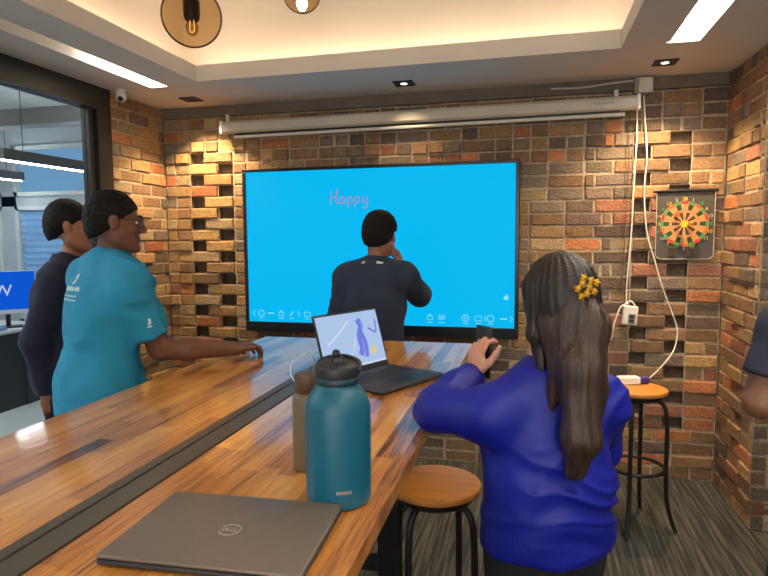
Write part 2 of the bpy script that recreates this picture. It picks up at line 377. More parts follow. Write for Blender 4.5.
def back_holes(i, z):
    x = lambda q: q - XL
    if z < 0.35 or z > 2.2: return []
    if i % 2 == 0:
        a = [(x(-2.62), x(-2.5), 'h'), (x(-2.5), x(-2.388), 'hole'), (x(-2.388), x(-2.15), 's')]
        b = [(x(0.5), x(0.62), 'h'), (x(0.62), x(0.83), 's'), (x(0.83), x(0.95), 'hole')]
    else:
        a = [(x(-2.62), x(-2.5), 'h'), (x(-2.5), x(-2.272), 's'), (x(-2.272), x(-2.15), 'hole')]
        b = [(x(0.39), x(0.62), 's'), (x(0.62), x(0.72), 'hole'), (x(0.72), x(0.95), 's')]
    return a + b
def back_w(u, z):
    x = u + XL
    if x < -1.5: return dict(tan=5, pale=3, brown=2.2, orange=1.8, grey=0.6)
    if z > 2.0: return dict(grey=3, brown=5, red=.8, dark=2.5, orange=0.3)
    if x < 0.6: return dict(brown=5, grey=3, dark=1.6, red=.9, orange=0.5, pale=1)
    return dict(brown=5, red=1.2, orange=1.6, grey=1.4, tan=1.6, dark=.8)
def back_proj(u0, u1, z, ty):
    x = (u0 + u1) / 2 + XL
    if z > 2.1 and ty == 'h': return random.choice((0, 0, 0.012, 0.02))
    if (-2.63 < x < -2.14 or 0.6 < x < 0.96) and z > 0.3: return random.uniform(0.004, 0.012)
    return random.choice((0, 0, 0, 0.004))
brick_wall('wall_back', (XL, D, 0), (1, 0, 0), (0, -1, 0), XR - XL, H, back_w, back_holes, lambda z: 0.75 if z > 2.08 else 0.0, back_proj,
           lambda u, z: (-2.1 < u + XL < 0.02 and 0.8 < z < 2.12))
brick_wall('wall_left', (XL, YJ - 0.0, 0), (0, 1, 0), (1, 0, 0), D - YJ, H, lambda u, z: dict(tan=5, pale=2, brown=4, orange=1, grey=1), None, None, lambda *a: random.choice((0, 0, 0.005)), None, (0, .1))
brick_wall('wall_right', (XR, D, 0), (0, -1, 0), (-1, 0, 0), D - YJ, H, lambda u, z: dict(brown=5, orange=1.6, red=1.0, tan=2.4, grey=1.2), None, lambda z: 0.7 if z > 2.05 else 0.0, lambda *a: random.choice((0, 0, 0.006)), None, (.1, 0))
brick_wall('wall_right_return', (XR, YJ, 0), (1, 0, 0), (0, -1, 0), XE - XR, H, lambda u, z: dict(brown=4, red=2, grey=3, dark=2), None, None, None, None, (0, .1))

# ------------------------------------------------------------------ floor, ceiling, shell
struct('floor', MB().box((XL - 0.06, YB, -0.06), (XE, D + 0.1, 0)), 'carpet')
struct('wall_right_near', MB().box((XE, YB, 0), (XE + 0.12, YJ, 3.0)), 'plaster')
struct('wall_corner_left', MB().box((XL - .2, D + .03, 0), (XL - .012, D + .2, H)).box((XL - .2, D - .012, 0), (XL - .03, D + .1, H)), 'plaster')
struct('wall_corner_right', MB().box((XR + .012, D + .03, 0), (XR + .2, D + .2, H)).box((XR + .03, D - .012, 0), (XR + .2, D + .1, H)), 'plaster')
struct('wall_front', MB().box((XL - 0.1, YB - 0.12, 0), (XE + 0.12, YB, 0.85)).box((XL - 0.1, YB - 0.12, 2.35), (XE + 0.12, YB, 3.4)).box((XL - .1, YB - .12, .85), (-1.6, YB, 2.35)).box((1.7, YB - .12, .85), (XE + .12, YB, 2.35)), 'plaster')
wf = thing('window_9', 'added unseen fill window behind the viewer', 'window', (0.05, YB, .85)); wf['kind'] = 'structure'  # added out of view; its glowing pane is soft fill for the room
fbw = MB()
for xx in (-1.6, -.53, .55, 1.64): fbw.box((xx, YB - .1, .85), (xx + .06, YB + .02, 2.35))
fbw.box((-1.6, YB - .1, .85), (1.7, YB + .02, .91)); fbw.box((-1.6, YB - .1, 2.29), (1.7, YB + .02, 2.35))
obj('window_frame', fbw, 'whiteframe', wf); obj('glowing_pane', MB().box((-1.6, YB - .1, .85), (1.7, YB - .09, 2.35)), 'fillglow', wf)

# ceiling: soffit with a raised, cove-lit tray and two recessed light slots
RX0, RX1, RY0, RY1 = -2.023, 0.441, -1.3, 3.384
SLOTS = [(-2.385, -2.262, 0.4, 3.445), (0.648, 0.805, -0.9, 3.36)]
ZI, LIP, LED = 3.35, 2.634, 0.17
cb = MB(); zt = H + 0.02; w = 0.03
def slab(x0, x1, y0, y1):
    cb.box((x0, y0, H), (x1, y1, zt))
XA, XB = XL - 0.06, XE
(sl0, sl1, sly0, sly1), (sr0, sr1, sry0, sry1) = SLOTS
slab(XA, sl0, YB, D + .1); slab(sl0, sl1, YB, sly0); slab(sl0, sl1, sly1, D + .1); slab(sl1, RX0 - w, YB, D + .1)
slab(RX0 - w, RX1 + w, YB, RY0 - w); slab(RX0 - w, RX1 + w, RY1 + w, D + .1)
slab(RX1 + w, sr0, YB, D + .1); slab(sr0, sr1, YB, sry0); slab(sr0, sr1, sry1, D + .1); slab(sr1, XB, YB, D + .1)
# fascia (lip) round the tray
cb.box((RX0 - w, RY0 - w, H), (RX0, RY1 + w, LIP)); cb.box((RX1, RY0 - w, H), (RX1 + w, RY1 + w, LIP)); cb.box((RX0, RY1, H), (RX1, RY1 + w, LIP)); cb.box((RX0, RY0 - w, H), (RX1, RY0, LIP))
# upper tray: walls and lid
x0, x1, y0, y1 = RX0 - LED - w, RX1 + LED + w, RY0 - LED - w, RY1 + LED + w
zb = H + .01
cb.box((x0 - .03, y0, zb), (x0, y1, ZI)); cb.box((x1, y0, zb), (x1 + .03, y1, ZI)); cb.box((x0 - .03, y1, zb), (x1 + .03, y1 + .03, ZI)); cb.box((x0 - .03, y0 - .03, zb), (x1 + .03, y0, ZI))
cb.box((x0 - .03, y0 - .03, ZI), (x1 + .03, y1 + .03, ZI + .05))
# slot troughs
for (a, b, c, d) in SLOTS:
    zt2 = H + 0.16
    cb.box((a - .013, c, zb), (a - .001, d, zt2)); cb.box((b + .001, c, zb), (b + .013, d, zt2)); cb.box((a - .013, d + .001, zb), (b + .013, d + .013, zt2)); cb.box((a - .013, c - .013, zb), (b + .013, c - .001, zt2)); cb.box((a, c, zt2), (b, d, zt2 + .02))
struct('ceiling', cb, 'ceiling')
struct('trim_1', MB().box((XL, D - 0.03, 2.462), (XR, D - 0.0, H)), mat('head_render', srgb(112, 101, 90), .9, var=.12, vscale=9))   # grey render strip at the wall head

# LED strips on the cove ledge
e = 0.02
for lab, a, b in (('at the screen wall side', (RX0, RY1 + w + .05, H + .045), (RX1, RY1 + w + .08, H + .055)), ('at the glass side', (RX0 - w - .08, RY0, H + .045), (RX0 - w - .05, RY1, H + .055)),
                  ('at the dartboard side', (RX1 + w + .05, RY0, H + .045), (RX1 + w + .08, RY1, H + .055)), ('behind the viewer', (RX0, RY0 - w - .08, H + .045), (RX1, RY0 - w - .05, H + .055))):
    o = obj('cove_strip', MB().box(a, b), 'cove'); tag(o, 'warm glowing strip hidden in the ceiling cove ' + lab, 'light', 'cove strips')

def slot_light(lab, a, b, segs, z):
    t = thing('recessed_linear_light', lab, 'light', ((a + b) / 2, segs[0][1], z), 'recessed linear lights')
    for (y0, y1, m) in segs:
        obj('diffuser', MB().box((a + .004, y0, z), (b - .004, y1, z + 0.01)), m, t)
        hb = MB(); hb.box((a + .002, y0, z + .011), (b - .002, y1, z + .03)); obj('housing', hb, 'white', t)
slot_light('long recessed slot light by the glass partition, bright only at its far end', sl0, sl1, [(2.93, 3.44, 'slot'), (0.42, 2.91, 'slotdim')], H + 0.1)
slot_light('wide bright recessed slot light on the right, above the dartboard side', sr0, sr1, [(-0.88, 3.355, 'slot')], H + 0.1)

for k, ((x, y), wt) in enumerate(DOWNLIGHTS):
    lab = ('square recessed downlight above the left brick corner', 'square recessed downlight above the middle of the big screen', 'square recessed downlight above the dartboard and cable box')[k]
    t = thing('downlight', lab, 'light', (x, y, H), 'recessed downlights')
    q = 0.062; fb = MB()
    for (a, b) in (((x - q, y - q), (x + q, y - q + .02)), ((x - q, y + q - .02), (x + q, y + q)), ((x - q, y - q + .02), (x - q + .02, y + q - .02)), ((x + q - .02, y - q + .02), (x + q, y + q - .02))):
        fb.box((a[0], a[1], H - .006), (b[0], b[1], H + .001))
    obj('trim_frame', fb, 'black', t)
    obj('baffle', MB().box((x - q + .02, y - q + .02, H - .004), (x + q - .02, y + q - .02, H - .001)), 'black', t)
    obj('lens', MB().lathe([(0.017, -0.005), (0.022, -0.003)], (x, y, H - .002), 20), 'spotlens' if k else 'black', t)

# glass partition on the left
g = thing('window_1', 'large dark framed glass partition looking into the office', 'window', (XL, 1.0, 0)); g['kind'] = 'structure'
fb = MB(); fb.box((XL - .06, YB, 2.395), (XL + .03, YJ, H)); obj('header', fb, 'frame', g)
for (ya, yb, xa, xb) in ((3.30, YJ, XL - .06, XL + .03), (3.245, 3.28, XL - .045, XL + .012), (1.15, 1.22, XL - .045, XL + .012), (-0.9, -0.83, XL - .045, XL + .012), (YB, YB + .08, XL - .06, XL + .03)):
    obj('mullion', MB().box((xa, ya, 0), (xb, yb, 2.395)), 'frame', g)
obj('sill', MB().box((XL - .045, YB, 0), (XL + .012, 3.30, 0.09)), 'frame', g)
for (ya, yb) in ((YB + .08, -0.9), (-0.83, 1.15), (1.22, 3.245), (3.28, 3.30)):
    obj('pane', MB().box((XL - .022, ya, .09), (XL - .014, yb, 2.395)), 'glass', g)

# ------------------------------------------------------------------ office beyond the glass
OX, OYB, OYF, OH = -8.2, -2.3, 6.05, 2.95
struct('floor_office', MB().box((OX, OYB, -0.06), (XL - .06, OYF + .15, -0.0)), 'officefloor')
struct('ceiling_office', MB().box((OX, OYB, OH), (XL - .06, OYF + .15, OH + .05)), 'officeceil')
struct('wall_office_left', MB().box((OX - .1, OYB, 0), (OX, OYF + .15, OH)), 'officewall')
struct('wall_office_near', MB().box((OX, OYB - .1, 0), (XL - .06, OYB, OH)), 'officewall')
wb = MB()
WX = [(-7.9, -6.35), (-6.13, -3.2)]
wb.box((OX, OYF, 2.70), (XL + .02, OYF + .12, OH)); wb.box((OX, OYF, 0), (OX + .3, OYF + .12, 2.7)); wb.box((-3.2, OYF, 0), (XL + .02, OYF + .12, 2.7))
wb.box((-7.9, OYF, 0), (-6.35, OYF + .12, .75)); wb.box((-6.35, OYF, 0), (-6.13, OYF + .12, 2.7)); wb.box((-6.13, OYF, 0), (-3.2, OYF + .12, .55)); wb.box((-7.9, OYF, 1.98), (-3.2, OYF + .12, 2.1))
struct('wall_office_far', wb, 'officewall')
struct('wall_office_right', MB().box((XL - .16, D + .2, 0), (XL - .06, OYF, OH)), 'officewall')
struct('trim_2', MB().box((OX, 5.3, 2.78), (XL - .2, 5.5, OH)), 'greyplastic')
wn = 2
def office_window(x0, x1, z0, z1, blinds):
    global wn
    t = thing('window_%d' % wn, 'office window', 'window', ((x0 + x1) / 2, OYF, z0)); t['kind'] = 'structure'; wn += 1
    fb = MB(); f = 0.05
    fb.box((x0, OYF - .03, z0), (x0 + f, OYF + .05, z1)); fb.box((x1 - f, OYF - .03, z0), (x1, OYF + .05, z1)); fb.box((x0, OYF - .03, z1 - f), (x1, OYF + .05, z1)); fb.box((x0, OYF - .03, z0), (x1, OYF + .05, z0 + f))
    obj('window_frame', fb, 'whiteframe', t)
    obj('glowing_pane', MB().box((x0 + f, OYF + .05, z0 + f), (x1 - f, OYF + .06, z1 - f)), 'winglow', t)
    if blinds:
        sb = MB(); z = z0 + f + .02
        while z < z1 - f - .02:
            sb.add([(x0 + f, OYF + .0, z), (x1 - f, OYF + .0, z), (x1 - f, OYF + .035, z + .05), (x0 + f, OYF + .035, z + .05)], [(0, 1, 2, 3)]); z += 0.075
        b = obj('blind', sb, 'blind', t)
office_window(-6.13, -5.30, .55, 1.98, True); office_window(-5.30, -4.3, .55, 1.98, True); office_window(-4.3, -3.2, .55, 1.98, True)
office_window(-7.9, -6.35, .75, 1.98, False); office_window(-7.9, -6.35, 2.1, 2.70, False); office_window(-6.13, -3.2, 2.1, 2.70, False)
for x, y0, y1, lab in ((-4.45, 4.25, 6.0, 'long dark linear pendant light in the office, the nearer and longer one'), (-5.84, 4.6, 5.86, 'dark linear pendant light in the office, further left by the window')):
    t = thing('linear_pendant_light', lab, 'light', (x, y0, 2.25), 'office pendant lights')
    obj('light_body', MB().rbox((x - .05, y0, 2.265), (x + .05, y1, 2.36), .006), 'greyplastic', t)
    obj('diffuser', MB().box((x - .022, y0 + .01, 2.257), (x + .022, y1 - .01, 2.266)), 'led', t)
    obj('added_uplight', MB().box((x - .02, y0 + .01, 2.357), (x + .02, y1 - .01, 2.3605)), 'led', t)  # upward glow added on top of the pendant to lift the office ceiling
    for y in (y0 + .25, y1 - .2): obj('suspension_wire', MB().tube([(x, y, 2.36), (x, y, OH)], .003, 6), 'black', t)
for k, (x, y) in enumerate(((-4.3, 1.4), (-4.3, -.6), (-6.6, 1.4))):  # glowing panels added out of view to brighten the office
    t = thing('office_fill_panel', 'added unseen fill panel on the office ceiling behind the glass partition, ' + ('nearest the screen wall', 'nearest the viewer', 'deepest in the office')[k], 'light', (x, y, OH), 'added office fill panels')
    obj('panel_frame', MB().box((x - .62, y - .62, OH - .03), (x + .62, y + .62, OH - .002)), 'whiteframe', t); obj('diffuser', MB().box((x - .59, y - .59, OH - .036), (x + .59, y + .59, OH - .031)), 'officefill', t)
# office desk and blue monitor
t = thing('office_desk', 'white topped office desk with dark panel behind the glass', 'desk', (-5.2, 4.7, 0))
obj('desk_top', MB().rbox((-6.9, 4.25, .715), (-4.62, 5.0, .74), .004), 'whiteframe', t)
obj('modesty_panel', MB().box((-6.85, 4.6, .0), (-4.66, 4.64, .715)), 'lapdark', t)
for x in (-6.8, -4.70): obj('leg', MB().box((x - .03, 4.3, 0), (x + .03, 4.95, .715)), 'lapdark', t)
mp = V((-4.83, 4.6, .74)); view = V((mp.x, mp.y, 0)).normalized(); mr = V((view.y, -view.x, 0))
t = thing('monitor', 'bright blue monitor with a white letter on the office desk', 'monitor', mp)
B = basis(mp, mr, (0, 0, 1))
obj('stand', MB().rbox((-.12, -0.0, -.09), (.12, .012, .06), .003, mtx=B).rbox((-.02, .01, -.02), (.02, .2, -.005), .003, mtx=B), 'black', t)
obj('monitor_body', MB().rbox((-.36, .13, 0), (.24, .54, .03), .006, mtx=B), 'whiteframe', t)
s = obj('screen', MB().box((-.355, .165, .03), (.145, .535, .033), 0) if False else MB().bm((lambda b: (bmesh.ops.create_cube(b, size=1, matrix=Matrix.Translation((-.06, .352, .031)) @ Matrix.Diagonal((.585, .36, .004, 1))), b)[1])(bmesh.new()), 0, B), 'blue', t)
obj('letter', text_mesh('W', 0.15, B @ Matrix.Translation((-.032, .35, .0345)), .001), 'whitemark', s)
t = thing('notepad', 'small white notepad stack on the office desk below the blue monitor', 'notepad', (-4.75, 4.38, .741))
obj('sheet_stack', MB().rbox((-4.82, 4.33, .741), (-4.68, 4.44, .775), .003), 'blind', t)
t = obj('cabinet_pedestal', MB().rbox((-5.4, 4.66, 0), (-5.0, 4.98, .62), .005).rbox((-5.39, 4.645, .33), (-5.01, 4.658, .6), .003), 'black'); tag(t, 'black drawer pedestal under the office desk', 'cabinet')

# ------------------------------------------------------------------ big interactive display
tx0, tx1, tz0, tz1, ty = -2.023, -0.075, 0.893, 2.061, D - 0.092
t = thing('display_screen', 'huge cyan interactive display mounted on the brick wall', 'screen', (-1.05, D - .05, tz0))
obj('display_body', MB().rbox((tx0, ty, tz0), (tx1, D - .022, tz1), .008), 'tvbody', t)
fb = MB(); bt, bs, bb = .022, .026, .072
for (a, b) in (((tx0, tz1 - bt), (tx1, tz1)), ((tx0, tz0), (tx1, tz0 + bb)), ((tx0, tz0 + bb), (tx0 + bs, tz1 - bt)), ((tx1 - bs, tz0 + bb), (tx1, tz1 - bt))):
    fb.rbox((a[0], ty - .012, a[1]), (b[0], ty + .006, b[1]), .004)
obj('bezel', fb, 'tvbody', t)
sx0, sx1, sz0, sz1 = tx0 + bs, tx1 - bs, tz0 + bb, tz1 - bt
scr = obj('screen', MB().box((sx0, ty - .003, sz0), (sx1, ty + .004, sz1)), 'tv', t)
yi = ty - .005
def ring_icon(x, z, r):
    return MB().tube([(x + r * math.cos(q), yi, z + r * math.sin(q)) for q in [k * math.pi / 8 for k in range(16)]], .0022, 5, True, smooth=False)
def icon(kind, x, z, r=.022):
    if kind == 'ring': b = ring_icon(x, z, r)
    elif kind == 'play': b = ring_icon(x, z, r); b.tube([(x - .007, yi, z - .009), (x - .007, yi, z + .009), (x + .011, yi, z)], .002, 5, True, smooth=False)
    elif kind == 'box': b = MB().tube([(x - r, yi, z - r * .8), (x + r, yi, z - r * .8), (x + r, yi, z + r * .6), (x - r, yi, z + r * .6)], .0022, 5, True, smooth=False)
    elif kind == 'bag': b = MB().tube([(x - r * .8, yi, z - r * .8), (x + r * .8, yi, z - r * .8), (x + r * .8, yi, z + r * .4), (x - r * .8, yi, z + r * .4)], .0022, 5, True, smooth=False); b.tube([(x - .009, yi, z + r * .4), (x, yi, z + r), (x + .009, yi, z + r * .4)], .002, 5)
    elif kind == 'dots': b = MB().rbox((x - .022, yi, z - .004), (x + .022, yi + .002, z + .004), .001, 1)
    elif kind == 'lines': b = MB(); [b.box((x - r, yi, z + k * .012 - .002), (x + r, yi + .002, z + k * .012 + .002)) for k in (-1, 0, 1)]
    elif kind == 'pen': b = MB().tube([(x - .014, yi, z - .016), (x + .014, yi, z + .016)], .003, 5)
    elif kind == 'arrow': b = MB().tube([(x + .008, yi, z - .018), (x - .01, yi, z), (x + .008, yi, z + .018)], .0022, 5, smooth=False)
    elif kind == 'arrowr': b = MB().tube([(x - .008, yi, z - .018), (x + .01, yi, z), (x - .008, yi, z + .018)], .0022, 5, smooth=False)
    elif kind == 'bar': b = MB().box((x - .0015, yi, z - .02), (x + .0015, yi + .002, z + .02))
    b.box((x - r * .9, yi, z - .0375), (x + r * .9, yi + .002, z - .034)) if kind not in ('arrow', 'arrowr', 'bar', 'dots') else None
    obj('toolbar_icon', b, 'icon', scr)
zi = sz0 + .062
for x, k in ((-1.955, 'arrow'), (-1.90, 'ring'), (-1.825, 'dots'), (-1.745, 'bag'), (-1.665, 'pen'), (-1.61, 'bar'), (-1.545, 'box'), (-.66, 'bag'), (-.58, 'lines'), (-.42, 'play'), (-.335, 'box'), (-.255, 'ring'), (-.17, 'dots'), (-.19 + .11, 'ring') if False else (-.30 + .01, 'bar')):
    icon(k, x, zi)
icon('arrowr', -.122, zi)
obj('hand_icon', MB().lathe([(0.0, 0), (.019, .0005), (.019, .001)], (0, 0, 0), 16, mtx=basis((0, 0, 0), (1, 0, 0), (0, 0, 1))) if False else MB().sphere((-.155, yi, 1.165), .016, 12, 0, (1, .2, .8)).sphere((-.152, yi, 1.178), .008, 10, 0, (1, .3, 1.2)), 'icon', scr)
# handwriting "Happy"
hw = MB(); hx, hz, q = -1.355, 1.80, .325
def stroke(pts): hw.tube([(hx + a * q, yi, hz + b * q) for a, b in pts],   .0034, 6)
stroke([(.02, .30), (.0, .15), (.0, 0)]); stroke([(.0, .13), (.12, .17)]); stroke([(.15, .33), (.12, .16), (.13, 0)])
stroke([(.30, .13), (.22, .14), (.19, .04), (.25, .0), (.31, .12), (.32, .0)])
stroke([(.38, .15), (.38, -.1)]); stroke([(.38, .12), (.45, .15), (.47, .05), (.39, .02)])
stroke([(.54, .15), (.54, -.1)]); stroke([(.54, .12), (.61, .15), (.63, .05), (.55, .02)])
stroke([(.71, .15), (.72, .04), (.79, .04), (.81, .15)]); stroke([(.81, .15), (.80, -.06), (.74, -.1), (.71, -.05)])
obj('handwriting', hw, 'pink', scr)
obj('wall_bracket', MB().box((-1.35, D - .03, 1.25), (-.75, D - .004, 1.75)), 'black', t)

# ------------------------------------------------------------------ projector screen housing
t = thing('projector_screen', 'long off white roll-up projector screen housing above the display', 'screen', (-.8, D - .06, 2.36))
def sz(x): return 0.014 * (x + 2.22) / 2.83
hb = MB(); hb.add([(x, y, z + sz(x)) for x in (-2.165, .615) for (y, z) in ((D - .105, 2.335), (D - .105, 2.388), (D - .09, 2.405), (D - .035, 2.405), (D - .035, 2.325), (D - .09, 2.322))],
    [(0, 1, 7, 6), (1, 2, 8, 7), (2, 3, 9, 8), (3, 4, 10, 9), (4, 5, 11, 10), (5, 0, 6, 11)]); obj('housing', hb, 'housing', t)
for x in (-2.165, .615):
    s_ = -1 if x < 0 else 1
    obj('end_cap', MB().rbox((min(x, x + s_ * .02), D - .112, 2.318 + sz(x)), (max(x, x + s_ * .02), D - .03, 2.41 + sz(x)), .006), 'white', t)
obj('bottom_bar', MB().tube([(-2.09, D - .07, 2.298), (.55, D - .07, 2.312)], .011, 10), 'white', t)
obj('screen_fabric', MB().add([(-2.08, D - .07, 2.30), (.52, D - .07, 2.31), (.52, D - .07, 2.345), (-2.08, D - .07, 2.335)], [(0, 1, 2, 3)]).add([(-2.08, D - .067, 2.30), (-2.08, D - .067, 2.335), (.52, D - .067, 2.345), (.52, D - .067, 2.31)], [(0, 1, 2, 3)]), 'black', t)
lb = MB()
for k in range(6): lb.tube([(.37 + k * .02, D - .1065, 2.365 + .008), (.376 + k * .02, D - .1065, 2.382 + .003), (.382 + k * .02, D - .1065, 2.365 + .008)], .0016, 5)
obj('maker_mark', lb, 'greyplastic', t)
for x in (-2.15, .5): obj('ceiling_bracket', MB().rbox((x - .012, D - .06, 2.395), (x + .012, D - .02, 2.465), .003), 'white', t)

t = thing('junction_box', 'grey white electrical box in the right corner above the screen housing', 'electrical box', (.66, D, 2.47))
obj('box_body', MB().rbox((.6, D - .07, 2.43), (.71, D - .004, 2.535), .006), 'greyplastic', t)
obj('box_cover', MB().rbox((.625, D - .078, 2.438), (.705, D - .069, 2.527), .004), 'housing', t)
for x, z in ((.635, 2.447), (.695, 2.447), (.635, 2.518), (.695, 2.518)): obj('screw', MB().sphere((x, D - .079, z), .004, 8), 'wire', t)
o = obj('ceiling_cable', MB().tube([(.11, D - .045, 2.5), (.3, D - .055, 2.492), (.5, D - .06, 2.508), (.61, D - .05, 2.515)], .006, 8), 'housing', smooth=True); tag(o, 'thin grey cable running along the wall head to the electrical box', 'cable')

yc = D - .034
o = obj('hanging_cable', MB().tube([(.622, yc, 2.43), (.628, yc, 2.2), (.62, yc, 1.9), (.612, yc, 1.6), (.594, yc, 1.3), (.592, yc, 1.135)], .0042, 8), 'white', smooth=True); tag(o, 'white power cable hanging straight down to the white socket block', 'cable', 'hanging cables')
o = obj('hanging_cable', MB().tube([(.662, yc, 2.43), (.675, yc, 2.25), (.69, yc, 2.05), (.68, yc, 1.85), (.7, yc, 1.6), (.75, yc, 1.42), (.80, yc, 1.25), (.875, yc, 1.05), (.895, yc - .01, .96), (.87, yc - .05, .86), (.80, yc - .16, .80), (.70, 3.62, .786), (.63, 3.45, .784)], .0042, 8), 'white', smooth=True); tag(o, 'white power cable curving down past the dartboard onto the far stool', 'cable', 'hanging cables')
o = obj('hanging_cable', MB().tube([(.585, yc, 2.33), (.583, yc, 2.0), (.574, yc, 1.6), (.566, yc, 1.36), (.56, yc, 1.2)], .003, 6), 'brownlid', smooth=True); tag(o, 'thin brown wire hanging beside the white power cables', 'cable', 'hanging cables')
t = thing('socket_block', 'white socket block hanging on the brick wall by its cable', 'socket', (.612, D - .05, 1.06))
B = basis((.612, D - .06, 1.065), (1, 0, -.08), (.08, 0, 1))
obj('block_body', MB().rbox((-.045, -.06, -.02), (.045, .06, .02), .008, mtx=B), 'white', t)
obj('socket_face', MB().rbox((-.012, -.05, .017), (.03, .012, .023), .003, mtx=B), 'greyplastic', t)
obj('socket_hole', MB().rbox((-.004, -.042, .022), (.022, -.022, .0245), .002, mtx=B), 'black', t); obj('socket_hole', MB().rbox((-.004, -.016, .022), (.022, .004, .0245), .002, mtx=B), 'black', t)
obj('cable_loop', MB().tube([(.59, yc, 1.135), (.615, yc - .02, 1.155), (.64, yc - .02, 1.13), (.64, yc - .02, 1.11)], .005, 8), 'white', t, smooth=True)
o = obj('hanging_cable', MB().tube([(.60, yc - .01, 1.14), (.555, yc - .015, 1.11), (.52, yc - .015, 1.0), (.505, yc - .01, .9)], .005, 8), 'white', smooth=True); tag(o, 'short white cable dropping left from the socket block', 'cable', 'hanging cables')

# ------------------------------------------------------------------ dartboard
t = thing('dartboard', 'round orange and green dartboard on a grey mat on the brick wall', 'dartboard', (.92, D - .03, 1.4))
def rr(x0, x1, z0, z1, r, n=6):
    pts = [(x0, z1), (x0, z0 + r)] + [(x0 + r - r * math.cos(a), z0 + r - r * math.sin(a)) for a in [k * math.pi / 2 / n for k in range(1, n)]] + [(x0 + r, z0), (x1 - r, z0)] + [(x1 - r + r * math.sin(a), z0 + r - r * math.cos(a)) for a in [k * math.pi / 2 / n for k in range(1, n)]] + [(x1, z0 + r), (x1, z1)]
    return pts
Fm = Matrix(((1, 0, 0, 0), (0, 0, -1, D - .022), (0, 1, 0, 0), (0, 0, 0, 1)))
outline = rr(.755, 1.085, 1.42, 1.835, .035)
obj('backing_mat', MB().prism(outline, .006, 0, Fm), 'mat_', t)
obj('mat_edge', MB().tube([(x, D - .0285, z) for x, z in outline], .0022, 6, False, smooth=False), 'housing', t)
obj('hanging_rod', MB().tube([(.735, D - .03, 1.84), (1.10, D - .03, 1.84)], .011, 12), 'black', t)
cx, cz, R = .915, 1.637, .138
def sector(mb, r0, r1, a0, a1, mi, y=D - .0345, n=3):
    vs = []
    for k in range(n + 1):
        a = a0 + (a1 - a0) * k / n
        for r in (r0, r1): vs.append((cx + r * math.sin(a), y, cz + r * math.cos(a)))
    mb.add(vs, [(2 * k, 2 * k + 1, 2 * k + 3, 2 * k + 2) for k in range(n)], mi)
db = MB()
db.tube([(cx, D - .03, cz), (cx, D - .0335, cz)], R * 1.0, 60, smooth=False)
bands = [(.0, .10), (.10, .16), (.16, .52), (.52, .62), (.62, .88), (.88, 1.0)]
nseg = 20
for s_ in range(nseg):
    a0 = (s_ - .5) * 2 * math.pi / nseg; a1 = a0 + 2 * math.pi / nseg; odd = s_ % 2
    cols = [5, 6, 1 if odd else 0, 0, 3 if odd else 0, 4 if odd else (7 if s_ % 4 else 2)]
    for (b0, b1), c in zip(bands, cols):
        if c == 3: sector(db, R * b0, R * b1, a0 + .03, a1 - .03, c); sector(db, R * b0, R * b1, a0, a0 + .03, 0, n=1); sector(db, R * b0, R * b1, a1 - .03, a1, 0, n=1)
        else: sector(db, R * b0, R * b1, a0, a1, c)
obj('target_face', db, ['tan', 'dblack', 'red', 'dgreen', 'green', 'yellow', 'yellow', 'orange'], t)
wires = MB()
for r in (.16, .52, .62, .88, 1.0): wires.tube([(cx + R * r * math.sin(a), D - .0352, cz + R * r * math.cos(a)) for a in [k * math.pi / 20 for k in range(40)]], .0009, 4, True, smooth=False)
obj('score_rings', wires, 'tan', t)
nums = [20, 1, 18, 4, 13, 6, 10, 15, 2, 17, 3, 19, 7, 16, 8, 11, 14, 9, 12, 5]
for k, n_ in enumerate(nums):
    a = k * 2 * math.pi / 20
    mtx = Matrix.Translation((cx + R * 1.1 * math.sin(a), D - .0345, cz + R * 1.1 * math.cos(a))) @ Matrix.Rotation(math.pi / 2, 4, 'X')
    obj('score_number', text_mesh(str(n_), .03, mtx, .0008), ('yellow', 'housing', 'green')[k % 3], t)
for (x, z) in ((.935, 1.632), (.862, 1.69)):
    d = thing('dart', 'yellow tipped dart stuck near the centre of the dartboard' if x > .9 else 'orange dart stuck upper left on the dartboard', 'dart', (x, D - .036, z), 'darts on the dartboard')
    m_ = 'yellow' if x > .9 else 'orange'
    obj('barrel', MB().tube([(x, D - .036, z), (x + .004, D - .075, z + .004)], .004, 8, smooth=False), m_, d)
    fl = MB()
    for q_ in range(3):
        an = q_ * math.pi / 3; dx, dz = math.cos(an) * .018, math.sin(an) * .018
        fl.box((x + .004 - abs(dx), D - .10, z + .004 - .0006), (x + .004 + abs(dx), D - .073, z + .004 + .0006)) if q_ == 0 else fl.add([(x + .004 - dx, D - .10, z + .004 - dz), (x + .004 + dx, D - .10, z + .004 + dz), (x + .004 + dx, D - .073, z + .004 + dz), (x + .004 - dx, D - .073, z + .004 - dz)], [(0, 1, 2, 3)])
    obj('flight', fl, m_, d)
for x in (.85, .945):   # dark holder loops at the mat foot
    obj('dart_pocket', MB().rbox((x - .02, D - .036, 1.432), (x + .02, D - .028, 1.495), .004), 'dblack', t)

# ------------------------------------------------------------------ CCTV dome
t = thing('security_camera', 'small white security camera on the ceiling above the glass partition end', 'camera', (-2.57, 3.43, H))
obj('mount', MB().lathe([(.03, 0), (.03, -.014), (.02, -.022)][::-1], (-2.605, 3.44, H), 24), 'white', t, smooth=True)
obj('camera_ball', MB().sphere((-2.605, 3.44, H - .045), .034, 20), 'white', t, smooth=True, angle=180)
vd = (CAM - V((-2.605, 3.44, H - .045))).normalized(); vd = (vd + V((-.15, 0, -.35))).normalized()
cc = V((-2.605, 3.44, H - .045)) + vd * .027
obj('lens', MB().tube([cc, cc + vd * .009], .017, 20, smooth=False), 'black', t)

